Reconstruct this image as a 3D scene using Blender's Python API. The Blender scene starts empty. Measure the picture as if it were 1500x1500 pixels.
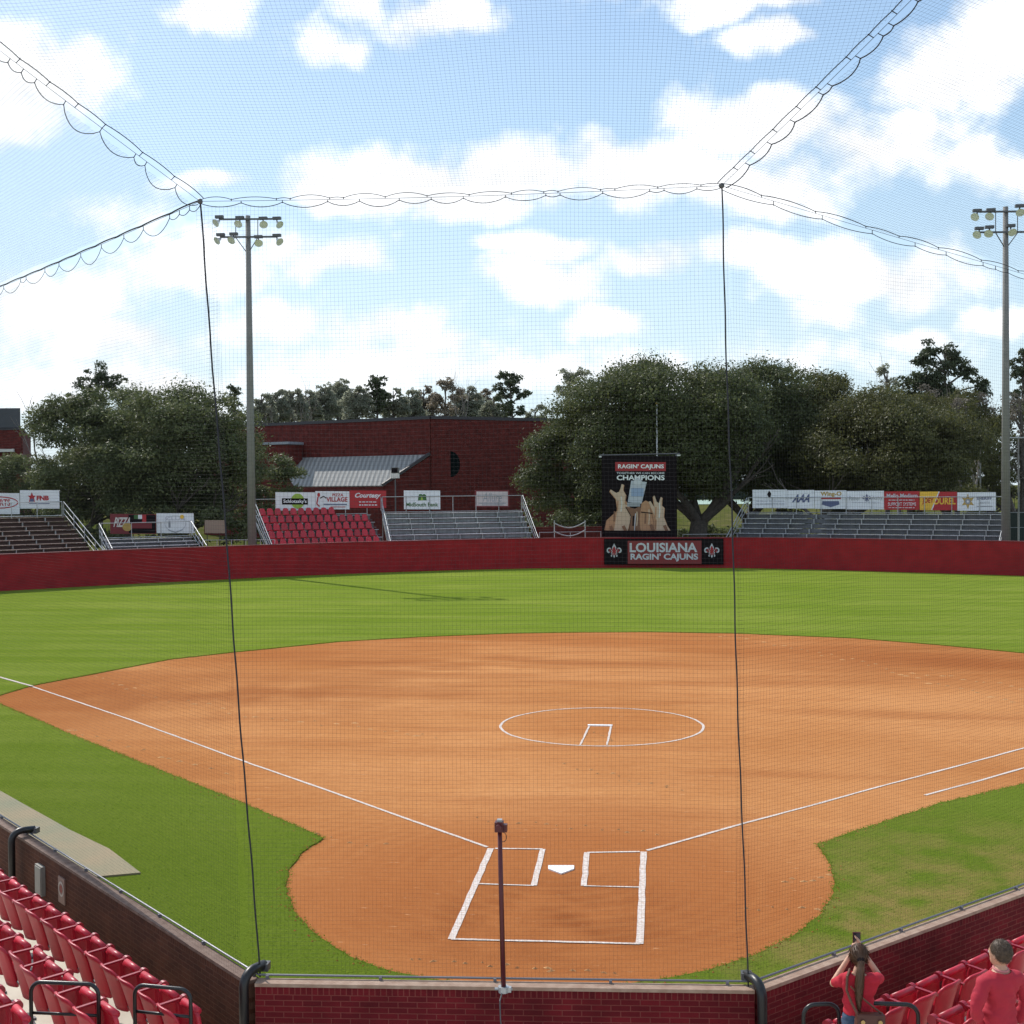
import bpy, bmesh, math, random
import numpy as np
from mathutils import Vector, Matrix, noise as mnoise
random.seed(7); rng = np.random.default_rng(7)
S = bpy.context.scene
C = S.collection
rad = math.radians

# ------------------------------------------------------------------ camera
FPX = 1850.0
CAM = Vector((1.45, -20.6, 6.35))
pitch, yaw, roll = rad(-1.15), rad(-5.97), rad(-0.5)
fwd = Vector((math.sin(yaw)*math.cos(pitch), math.cos(yaw)*math.cos(pitch), math.sin(pitch)))
rgt = Vector((math.cos(yaw), -math.sin(yaw), 0))
upv = rgt.cross(fwd)
rgt, upv = rgt*math.cos(roll)+upv*math.sin(roll), upv*math.cos(roll)-rgt*math.sin(roll)
cam = bpy.data.objects.new('camera', bpy.data.cameras.new('camera'))
C.objects.link(cam); S.camera = cam
m = Matrix((rgt, upv, -fwd)).transposed().to_4x4(); m.translation = CAM
cam.matrix_world = m
cam.data.sensor_width = 36; cam.data.lens = 36*FPX/1500
cam.data.clip_start = 0.1; cam.data.clip_end = 5000

def ray(px, py):
    return fwd + rgt*((px-750)/FPX) - upv*((py-750)/FPX)
def P(px, py, d):                       # measured point of the place at distance d
    return CAM + ray(px, py)*d
def G(px, py, z=0.0):                   # measured point on a level surface
    r = ray(px, py); return CAM + r*((z-CAM.z)/r.z)
# level frame of the view, used to lay out far things
FH = Vector((math.sin(yaw), math.cos(yaw), 0)); RH = Vector((math.cos(yaw), -math.sin(yaw), 0)); UP = Vector((0,0,1))

# ------------------------------------------------------------------ materials
MATS = {}
def mat(name, col, rough=0.7, metal=0.0, var=0.0, scale=3.0, bump=0.0, spec=0.5, emit=0.0, col2=None, coords='Object', stretch=None, detail=6):
    if name in MATS: return MATS[name]
    m = bpy.data.materials.new(name); m.use_nodes = True
    nt = m.node_tree; b = nt.nodes['Principled BSDF']
    b.inputs['Roughness'].default_value = rough; b.inputs['Metallic'].default_value = metal
    b.inputs['Specular IOR Level'].default_value = spec
    b.inputs['Base Color'].default_value = (*col, 1)
    if var > 0 or bump > 0 or col2:
        tc = nt.nodes.new('ShaderNodeTexCoord'); n = nt.nodes.new('ShaderNodeTexNoise')
        n.inputs['Scale'].default_value = scale; n.inputs['Detail'].default_value = detail
        src = tc.outputs[coords]
        if stretch:
            mp = nt.nodes.new('ShaderNodeMapping'); mp.inputs['Scale'].default_value = stretch
            nt.links.new(src, mp.inputs[0]); src = mp.outputs[0]
        nt.links.new(src, n.inputs['Vector'])
        mx = nt.nodes.new('ShaderNodeMix'); mx.data_type = 'RGBA'
        rp = nt.nodes.new('ShaderNodeMapRange'); rp.inputs[1].default_value = .3; rp.inputs[2].default_value = .7
        nt.links.new(n.outputs[0], rp.inputs[0]); nt.links.new(rp.outputs[0], mx.inputs[0])
        c2 = col2 if col2 else tuple(min(1, c*(1+var)) for c in col)
        c1 = col if col2 else tuple(c*(1-var) for c in col)
        mx.inputs[6].default_value = (*c1, 1); mx.inputs[7].default_value = (*c2, 1)
        nt.links.new(mx.outputs[2], b.inputs['Base Color'])
        if bump > 0:
            bp = nt.nodes.new('ShaderNodeBump'); bp.inputs['Strength'].default_value = bump; bp.inputs['Distance'].default_value = .02
            nt.links.new(n.outputs[0], bp.inputs['Height']); nt.links.new(bp.outputs[0], b.inputs['Normal'])
    MATS[name] = m; return m

def leaf_mat(name, c1, c2, scale=.35, trans=.35):
    m = bpy.data.materials.new(name); m.use_nodes = True; nt = m.node_tree
    b = nt.nodes['Principled BSDF']; out = nt.nodes['Material Output']
    b.inputs['Roughness'].default_value = .55; b.inputs['Specular IOR Level'].default_value = .35
    tc = nt.nodes.new('ShaderNodeTexCoord')
    n = nt.nodes.new('ShaderNodeTexNoise'); n.inputs['Scale'].default_value = scale; n.inputs['Detail'].default_value = 8
    n.inputs['Roughness'].default_value = .7
    nt.links.new(tc.outputs['Object'], n.inputs['Vector'])
    rp = nt.nodes.new('ShaderNodeMapRange'); rp.inputs[1].default_value = .35; rp.inputs[2].default_value = .65
    mx = nt.nodes.new('ShaderNodeMix'); mx.data_type = 'RGBA'
    mx.inputs[6].default_value = (*c1,1); mx.inputs[7].default_value = (*c2,1)
    nt.links.new(n.outputs[0], rp.inputs[0]); nt.links.new(rp.outputs[0], mx.inputs[0]); nt.links.new(mx.outputs[2], b.inputs['Base Color'])
    tr = nt.nodes.new('ShaderNodeBsdfTranslucent'); nt.links.new(mx.outputs[2], tr.inputs[0])
    ms = nt.nodes.new('ShaderNodeMixShader'); ms.inputs[0].default_value = trans
    nt.links.new(b.outputs[0], ms.inputs[1]); nt.links.new(tr.outputs[0], ms.inputs[2]); nt.links.new(ms.outputs[0], out.inputs[0])
    MATS[name] = m; return m

def brick_mat(name, c1, c2, mortar, course=.075, length=.225, top=None):
    """bricks laid on the local x-z plane; the top course (if given) is a soldier course"""
    m = bpy.data.materials.new(name); m.use_nodes = True; nt = m.node_tree; b = nt.nodes['Principled BSDF']
    b.inputs['Roughness'].default_value = .85; b.inputs['Specular IOR Level'].default_value = .2
    tc = nt.nodes.new('ShaderNodeTexCoord'); sp = nt.nodes.new('ShaderNodeSeparateXYZ'); nt.links.new(tc.outputs['Object'], sp.inputs[0])
    def br(w, h, off, sx):
        cb = nt.nodes.new('ShaderNodeCombineXYZ'); nt.links.new(sp.outputs[0], cb.inputs[0]); nt.links.new(sp.outputs[2], cb.inputs[1])
        t = nt.nodes.new('ShaderNodeTexBrick'); t.inputs['Scale'].default_value = 1
        t.inputs['Brick Width'].default_value = w; t.inputs['Row Height'].default_value = h; t.offset = off
        t.inputs['Mortar Size'].default_value = .006; t.inputs['Mortar Smooth'].default_value = .3
        t.inputs['Color1'].default_value = (*c1,1); t.inputs['Color2'].default_value = (*c2,1); t.inputs['Mortar'].default_value = (*mortar,1)
        nt.links.new(cb.outputs[0], t.inputs[0]); return t
    a = br(length, course, .5, 1); col = a.outputs[0]; fac = a.outputs[1]
    if top is not None:
        s = br(course, .085, 0, 1)
        of = nt.nodes.new('ShaderNodeVectorMath'); of.operation='SUBTRACT'; of.inputs[1].default_value=(0,top,0); lk=s.inputs[0].links[0]; nt.links.new(lk.from_socket,of.inputs[0]); nt.links.new(of.outputs[0],s.inputs[0])
        gt = nt.nodes.new('ShaderNodeMath'); gt.operation = 'GREATER_THAN'; gt.inputs[1].default_value = top; nt.links.new(sp.outputs[2], gt.inputs[0])
        mx = nt.nodes.new('ShaderNodeMix'); mx.data_type = 'RGBA'; nt.links.new(gt.outputs[0], mx.inputs[0]); nt.links.new(col, mx.inputs[6]); nt.links.new(s.outputs[0], mx.inputs[7]); col = mx.outputs[2]
    n = nt.nodes.new('ShaderNodeTexNoise'); n.inputs['Scale'].default_value = 2.2; n.inputs['Detail'].default_value = 8; nt.links.new(tc.outputs['Object'], n.inputs[0])
    rp = nt.nodes.new('ShaderNodeMapRange'); rp.inputs[1].default_value = .3; rp.inputs[2].default_value = .7; rp.inputs[3].default_value = .7; rp.inputs[4].default_value = 1.2
    nt.links.new(n.outputs[0], rp.inputs[0])
    mu = nt.nodes.new('ShaderNodeVectorMath'); mu.operation = 'SCALE'; nt.links.new(col, mu.inputs[0]); nt.links.new(rp.outputs[0], mu.inputs[3])
    nt.links.new(mu.outputs[0], b.inputs['Base Color'])
    bp = nt.nodes.new('ShaderNodeBump'); bp.invert = True; bp.inputs['Strength'].default_value = .5; bp.inputs['Distance'].default_value = .01
    nt.links.new(fac, bp.inputs['Height']); nt.links.new(bp.outputs[0], b.inputs['Normal'])
    MATS[name] = m; return m

M_net = mat('net_twine', (.012,.012,.016), .8)
M_rope = mat('dark_rope', (.018,.018,.025), .8)
M_galv = mat('galvanised_steel', (.42,.43,.44), .45, .6, var=.12, scale=6)
M_alu = mat('aluminium_plank', (.40,.42,.46), .42, .6, var=.15, scale=4)
M_foot = mat('footboard_metal', (.13,.135,.15), .6, .3, var=.2, scale=3)
M_alu_dull = mat('weathered_plank', (.22,.150,.125), .6, .2, var=.35, scale=3)
M_black = mat('black_paint', (.012,.012,.013), .35)
M_blackpad = mat('black_vinyl', (.010,.009,.010), .4)
M_maroon = mat('maroon_paint', (.085,.008,.012), .4)
M_white = mat('sign_white', (.74,.76,.8), .5, var=.04, scale=2)
M_cream = mat('sign_cream', (.62,.60,.56), .5)
M_red = mat('sign_red', (.42,.014,.022), .5)
M_dkred = mat('sign_maroon', (.17,.012,.02), .5)
M_blk = mat('sign_black', (.010,.007,.009), .7, spec=.08)
M_green = mat('sign_green', (.30,.45,.06), .5)
M_dgreen = mat('sign_dark_green', (.04,.13,.03), .5)
M_yel = mat('sign_yellow', (.80,.48,.05), .5)
M_blue = mat('sign_blue', (.09,.11,.22), .5)
M_grey = mat('sign_grey', (.28,.30,.34), .5)
M_gold = mat('sign_gold', (.45,.30,.08), .5)
M_redglow = mat('print_red', (.33,.012,.02), .5)
M_chalk = mat('chalk', (.50,.36,.28), .95, col2=(.70,.65,.62), scale=22)
M_plate = mat('plate_rubber', (.88,.88,.88), .5)
M_bark = mat('bark', (.085,.070,.058), .95, var=.35, scale=5)
M_bark_pale = mat('pale_bark', (.20,.17,.15), .95, var=.3, scale=6)
M_seat = mat('red_plastic', (.43,.012,.030), .42, spec=.5, var=.14, scale=5, bump=.04)
_n=M_seat.node_tree; _oi=_n.nodes.new('ShaderNodeObjectInfo'); _mr=_n.nodes.new('ShaderNodeMapRange'); _mr.inputs[3].default_value=.80; _mr.inputs[4].default_value=1.18
_sc=_n.nodes.new('ShaderNodeVectorMath'); _sc.operation='SCALE'; _bs=_n.nodes['Principled BSDF']; _lk=_bs.inputs['Base Color'].links[0].from_socket
_n.links.new(_oi.outputs['Random'],_mr.inputs[0]); _n.links.new(_lk,_sc.inputs[0]); _n.links.new(_mr.outputs[0],_sc.inputs[3]); _n.links.new(_sc.outputs[0],_bs.inputs['Base Color'])
M_seat_d = mat('red_arm_plastic', (.30,.010,.022), .35)
M_iron = mat('grey_iron', (.10,.10,.105), .5, .3)
M_conc = mat('deck_concrete', (.52,.46,.37), .9, col2=(.62,.57,.47), scale=2.5, bump=.2)
M_pad = mat('pad_concrete', (.21,.215,.13), .9, col2=(.33,.24,.14), scale=.6, bump=.1)
M_cap = mat('cap_brick', (.27,.165,.115), .85, col2=(.40,.28,.21), scale=9)
M_capb = mat('brick_cap', (.115,.062,.042), .85, col2=(.20,.13,.10), scale=9)
M_poleconc = mat('pole_concrete', (.21,.20,.19), .8, var=.08, scale=2)
M_brickseat = brick_mat('wall_brick', (.150,.009,.014), (.105,.007,.011), (.185,.042,.036), course=.06, length=.2, top=1.079)
M_brickbrown = brick_mat('wall_brick_brown', (.095,.034,.018), (.066,.022,.013), (.12,.055,.035), course=.06, length=.2, top=1.079)
M_bldbrick = brick_mat('building_brick', (.135,.024,.020), (.105,.019,.016), (.165,.055,.045), course=.2, length=.6)
M_wallred = mat('outfield_wall_red', (.33,.016,.022), .7, col2=(.24,.012,.017), scale=1.3, detail=9, spec=.2)
M_metalroof = None

# ------------------------------------------------------------------ mesh builder
class MB:
    def __init__(s): s.v=[]; s.f=[]; s.m=[]; s.cur=0
    def add(s, vs, fs):
        o=len(s.v); s.v += [tuple(v) for v in vs]; s.f += [tuple(i+o for i in f) for f in fs]; s.m += [s.cur]*len(fs); return s
    def hexa(s, p):                      # 8 corner points: bottom ring, top ring
        return s.add(p, [(3,2,1,0),(4,5,6,7),(0,1,5,4),(1,2,6,5),(2,3,7,6),(3,0,4,7)])
    def box(s, c, sz, ax=None):
        x,y,z = ax if ax else (Vector((1,0,0)),Vector((0,1,0)),UP)
        c=Vector(c); hx,hy,hz=x*sz[0]/2,y*sz[1]/2,z*sz[2]/2
        return s.hexa([c-hx-hy-hz,c+hx-hy-hz,c+hx+hy-hz,c-hx+hy-hz,c-hx-hy+hz,c+hx-hy+hz,c+hx+hy+hz,c-hx+hy+hz])
    def bar(s, a, b, w, h, up=UP):
        a,b=Vector(a),Vector(b); d=(b-a).normalized(); x=d.cross(up).normalized(); y=x.cross(d)
        x=x*w/2; y=y*h/2
        return s.hexa([a-x-y,a+x-y,b+x-y,b-x-y,a-x+y,a+x+y,b+x+y,b-x+y])
    def tube(s, pts, r, n=8, cap=True):
        pts=[Vector(p) for p in pts]; rr = r if isinstance(r,(list,tuple)) else [r]*len(pts)
        vs=[]; t0=(pts[1]-pts[0]).normalized(); x=t0.orthogonal().normalized()
        for i,p in enumerate(pts):
            t=(pts[min(i+1,len(pts)-1)]-pts[max(i-1,0)]).normalized()
            x=(x-t*x.dot(t)).normalized(); y=t.cross(x)
            for k in range(n):
                a=2*math.pi*k/n; vs.append(p+(x*math.cos(a)+y*math.sin(a))*rr[i])
        fs=[]
        for i in range(len(pts)-1):
            for k in range(n): fs.append((i*n+k,i*n+(k+1)%n,(i+1)*n+(k+1)%n,(i+1)*n+k))
        if cap: fs.append(tuple(range(n-1,-1,-1))); fs.append(tuple(range((len(pts)-1)*n,len(pts)*n)))
        return s.add(vs,fs)
    def prism(s, poly, z0, z1):
        n=len(poly); vs=[(p[0],p[1],z0) for p in poly]+[(p[0],p[1],z1) for p in poly]
        return s.add(vs,[tuple(range(n-1,-1,-1)),tuple(range(n,2*n))]+[(i,(i+1)%n,n+(i+1)%n,n+i) for i in range(n)])
    def slab(s, pts, nrm, th):           # polygon in space thickened along nrm
        n=len(pts); pts=[Vector(p) for p in pts]; q=[p-nrm*th for p in pts]
        return s.add(q+pts,[tuple(range(n-1,-1,-1)),tuple(range(n,2*n))]+[(i,(i+1)%n,n+(i+1)%n,n+i) for i in range(n)])
    def sphere(s, c, r, nu=12, nv=8, sc=(1,1,1)):
        vs=[];fs=[]
        for j in range(nv+1):
            th=math.pi*j/nv
            for i in range(nu):
                a=2*math.pi*i/nu
                vs.append((c[0]+r*sc[0]*math.sin(th)*math.cos(a),c[1]+r*sc[1]*math.sin(th)*math.sin(a),c[2]+r*sc[2]*math.cos(th)))
        for j in range(nv):
            for i in range(nu): fs.append((j*nu+i,(j+1)*nu+i,(j+1)*nu+(i+1)%nu,j*nu+(i+1)%nu))
        return s.add(vs,fs)
    def build(s, name, mats, parent=None, origin=(0,0,0), smooth=False):
        me=bpy.data.meshes.new(name); o3=Vector(origin)
        me.from_pydata([Vector(v)-o3 for v in s.v],[],s.f)
        for mm in (mats if isinstance(mats,(list,tuple)) else [mats]): me.materials.append(mm)
        me.polygons.foreach_set('material_index', s.m)
        if smooth: me.polygons.foreach_set('use_smooth',[True]*len(me.polygons))
        me.update(); o=bpy.data.objects.new(name,me); C.objects.link(o)
        if parent is not None: o.parent=parent
        else: o.location=o3
        return o

def tag(o, label=None, cat=None, group=None, kind=None):
    if label: o['label']=label
    if cat: o['category']=cat
    if group: o['group']=group
    if kind: o['kind']=kind
    return o
def empty(name, loc, rz=0, **k):
    o=bpy.data.objects.new(name,None); o.location=loc; o.rotation_euler=(0,0,rz); o.empty_display_size=.1; C.objects.link(o); return tag(o,**k)
def copy_tree(o, parent=None):
    c=o.copy(); C.objects.link(c)
    if parent is not None: c.parent=parent
    for ch in list(o.children): copy_tree(ch,c)
    return c
def fill_sheet(name, outer, z, material, holes=(), kind='structure', lip=0.0):
    bm=bmesh.new(); edges=[]; inner=[]
    for k,loop in enumerate([outer]+list(holes)):
        vs=[bm.verts.new((p[0],p[1],z)) for p in loop]
        for i in range(len(vs)):
            e=bm.edges.new((vs[i],vs[(i+1)%len(vs)])); edges.append(e)
            if k: inner.append(e)
    bmesh.ops.triangle_fill(bm,use_beauty=True,use_dissolve=False,edges=edges,normal=(0,0,1))
    if lip and inner:
        r=bmesh.ops.extrude_edge_only(bm,edges=inner)
        for v in r['geom']:
            if isinstance(v,bmesh.types.BMVert): v.co.z-=lip
    for f in bm.faces:
        if f.normal.z<-.5: f.normal_flip()
    me=bpy.data.meshes.new(name); bm.to_mesh(me); bm.free(); me.materials.append(material)
    o=bpy.data.objects.new(name,me); C.objects.link(o); tag(o,kind=kind); return o
def smooth_loop(pts, it=2, closed=True):
    pts=[Vector((p[0],p[1])) for p in pts]
    for _ in range(it):
        q=[]; n=len(pts)
        for i in range(n if closed else n-1):
            a,b=pts[i],pts[(i+1)%n]; q+= [a*.75+b*.25,a*.25+b*.75]
        pts=q
    return pts
def ragged(pts, amp, seg=.25):
    out=[]; n=len(pts)
    for i in range(n):
        a,b=Vector(pts[i][:2]),Vector(pts[(i+1)%n][:2]); L=(b-a).length; k=max(1,min(int(L/seg),200)); nn=Vector((-(b-a).y,(b-a).x)).normalized() if L>0 else Vector((0,0))
        for j in range(k): out.append(a.lerp(b,j/k)+nn*random.gauss(0,amp))
    return out

# ------------------------------------------------------------------ world: sky with clouds
SUN_EL = rad(43.5); sun_az_cam = rad(-36.5)               # left of the view, beyond the outfield
sd = (FH*math.cos(sun_az_cam)+RH*math.sin(sun_az_cam)); sun_dir=Vector((sd.x*math.cos(SUN_EL),sd.y*math.cos(SUN_EL),math.sin(SUN_EL)))
w=bpy.data.worlds.new('World'); S.world=w; w.use_nodes=True; nt=w.node_tree
bg=nt.nodes['Background']; bg.inputs[1].default_value=1.0
sky=nt.nodes.new('ShaderNodeTexSky'); sky.sky_type='NISHITA'; sky.sun_disc=False; sky.sun_elevation=SUN_EL
sky.sun_rotation=math.atan2(sd.x,sd.y); sky.air_density=1.0; sky.dust_density=.6; sky.ozone_density=1.0
def N(t,**k):
    n=nt.nodes.new(t)
    for a,b in k.items(): setattr(n,a,b)
    return n
def math_(op,a,b=None,c=None):
    n=N('ShaderNodeMath',operation=op)
    for i,x in enumerate((a,b,c)):
        if x is None: continue
        if isinstance(x,(int,float)): n.inputs[i].default_value=x
        else: nt.links.new(x,n.inputs[i])
    return n.outputs[0]
tc=N('ShaderNodeTexCoord')
def dotn(v):
    n=N('ShaderNodeVectorMath',operation='DOT_PRODUCT'); nt.links.new(tc.outputs['Generated'],n.inputs[0]); n.inputs[1].default_value=v; return n.outputs['Value']
dx,dy,dz=dotn(RH),dotn(FH),dotn(UP)
ady=math_('MAXIMUM',math_('ABSOLUTE',dy),.15)
u=math_('DIVIDE',dx,ady); v=math_('DIVIDE',dz,ady)
cb=N('ShaderNodeCombineXYZ'); nt.links.new(u,cb.inputs[0]); nt.links.new(v,cb.inputs[1])
n1=N('ShaderNodeTexNoise'); n1.inputs['Scale'].default_value=9; n1.inputs['Detail'].default_value=6; n1.inputs['Roughness'].default_value=.62; nt.links.new(cb.outputs[0],n1.inputs[0])
n2=N('ShaderNodeTexNoise'); n2.inputs['Scale'].default_value=2.6; n2.inputs['Detail'].default_value=1; nt.links.new(cb.outputs[0],n2.inputs[0])
warp=N('ShaderNodeVectorMath',operation='SCALE'); sub=N('ShaderNodeVectorMath',operation='SUBTRACT'); sub.inputs[1].default_value=(.5,.5,.5)
n3=N('ShaderNodeTexNoise'); n3.inputs['Scale'].default_value=14; n3.inputs['Detail'].default_value=2; nt.links.new(cb.outputs[0],n3.inputs[0])
nt.links.new(n3.outputs[1],sub.inputs[0]); nt.links.new(sub.outputs[0],warp.inputs[0]); warp.inputs[3].default_value=.06
wad=N('ShaderNodeVectorMath',operation='ADD'); nt.links.new(cb.outputs[0],wad.inputs[0]); nt.links.new(warp.outputs[0],wad.inputs[1])
# cloud masses of the day, as directions (measured) with sizes
CL=[(40,110,150,80,1),(-40,150,160,70,1),(300,20,75,60,.8),(490,62,60,35,.55),(640,30,105,45,.9),(520,0,60,35,.6),(310,268,70,24,.7),(480,262,90,38,.9),(600,262,130,60,1),(740,262,150,50,1),
 (900,240,110,60,1),(1010,255,120,55,.9),(1110,270,120,60,.9),(1080,165,110,50,.9),(1170,180,120,60,1),(1260,220,90,70,.8),(1400,110,150,75,1),(1480,60,100,90,1),(1150,50,80,28,.8),(1100,0,140,28,.8),
 (1330,200,110,55,.75),(1420,250,90,40,.6),(1490,260,70,40,.7),(1200,290,60,30,.6),(500,372,110,45,.9),(420,350,60,40,.6),(790,355,110,32,.85),(800,410,120,42,.9),(960,365,110,38,.8),(1080,370,110,36,.7),
 (1290,395,170,52,.9),(1180,425,90,35,.7),(890,465,75,36,.8),(1210,470,70,28,.6),(1340,490,80,30,.6),(1480,465,90,32,.7),(70,440,170,60,.8),(180,500,150,45,.8),(300,390,160,45,.5),(420,470,120,60,.7),(560,480,120,60,.6),(640,500,150,40,.5),(740,545,400,45,.6),(200,560,300,50,.7),(880,10,60,24,.35),(150,300,80,30,.3),(1120,530,300,40,.4)]
acc=None
for (cx_,cy_,rx_,ry_,wt) in CL:
    rx_*=.90; ry_*=.88; r=ray(cx_,cy_); uu=r.dot(RH)/r.dot(FH); vv=r.dot(UP)/r.dot(FH)
    s_=N('ShaderNodeVectorMath',operation='MULTIPLY_ADD'); nt.links.new(wad.outputs[0],s_.inputs[0]); s_.inputs[1].default_value=(FPX/rx_,FPX/ry_,0); s_.inputs[2].default_value=(-uu*FPX/rx_,-vv*FPX/ry_,0)
    l_=N('ShaderNodeVectorMath',operation='LENGTH'); nt.links.new(s_.outputs[0],l_.inputs[0])
    o_=math_('MULTIPLY_ADD',l_.outputs['Value'],-wt,1.25*wt)
    acc=o_ if acc is None else math_('SMOOTH_MAX',acc,o_,.25)
front=math_('MULTIPLY',acc,math_('GREATER_THAN',dy,.15))
rest=math_('MULTIPLY',math_('SUBTRACT',n2.outputs[0],.45),math_('LESS_THAN',dy,.15))
dens=math_('ADD',math_('ADD',math_('MAXIMUM',front,-.6),math_('MULTIPLY',rest,3.0)),math_('MULTIPLY',math_('SUBTRACT',n1.outputs[0],.5),2.6))
cm=N('ShaderNodeMapRange',interpolation_type='SMOOTHSTEP'); nt.links.new(dens,cm.inputs[0]); cm.inputs[1].default_value=-.02; cm.inputs[2].default_value=.72
skys=N('ShaderNodeVectorMath',operation='SCALE'); nt.links.new(sky.outputs[0],skys.inputs[0]); skys.inputs[3].default_value=.15
# cloud brightness: thicker = slightly greyer
cg=N('ShaderNodeMapRange'); nt.links.new(n1.outputs[0],cg.inputs[0]); cg.inputs[1].default_value=.35; cg.inputs[2].default_value=.62; cg.inputs[3].default_value=.98; cg.inputs[4].default_value=1.38
cc=N('ShaderNodeVectorMath',operation='SCALE'); cc.inputs[0].default_value=(.98,1.0,1.03); nt.links.new(cg.outputs[0],cc.inputs[3])
veil=N('ShaderNodeMapRange'); nt.links.new(v,veil.inputs[0]); veil.inputs[1].default_value=.0; veil.inputs[2].default_value=.36; veil.inputs[3].default_value=.96; veil.inputs[4].default_value=.26
vm=N('ShaderNodeMix',data_type='RGBA'); nt.links.new(veil.outputs[0],vm.inputs[0]); nt.links.new(skys.outputs[0],vm.inputs[6]); hz=N('ShaderNodeMix',data_type='RGBA'); nt.links.new(veil.outputs[0],hz.inputs[0]); hz.inputs[6].default_value=(.42,.76,1.06,1); hz.inputs[7].default_value=(.80,.93,1.0,1); nt.links.new(hz.outputs[2],vm.inputs[7])
mx=N('ShaderNodeMix',data_type='RGBA'); nt.links.new(cm.outputs[0],mx.inputs[0]); nt.links.new(vm.outputs[2],mx.inputs[6]); nt.links.new(cc.outputs[0],mx.inputs[7])
nt.links.new(mx.outputs[2],bg.inputs[0])
w.cycles.sampling_method='MANUAL'; w.cycles.sample_map_resolution=512
sl=bpy.data.lights.new('sun','SUN'); sl.energy=4.2; sl.angle=rad(.53); sl.color=(1,.955,.88)
so=bpy.data.objects.new('sun',sl); C.objects.link(so); so.rotation_euler=sun_dir.to_track_quat('Z','Y').to_euler(); so.location=(0,0,60)

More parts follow.
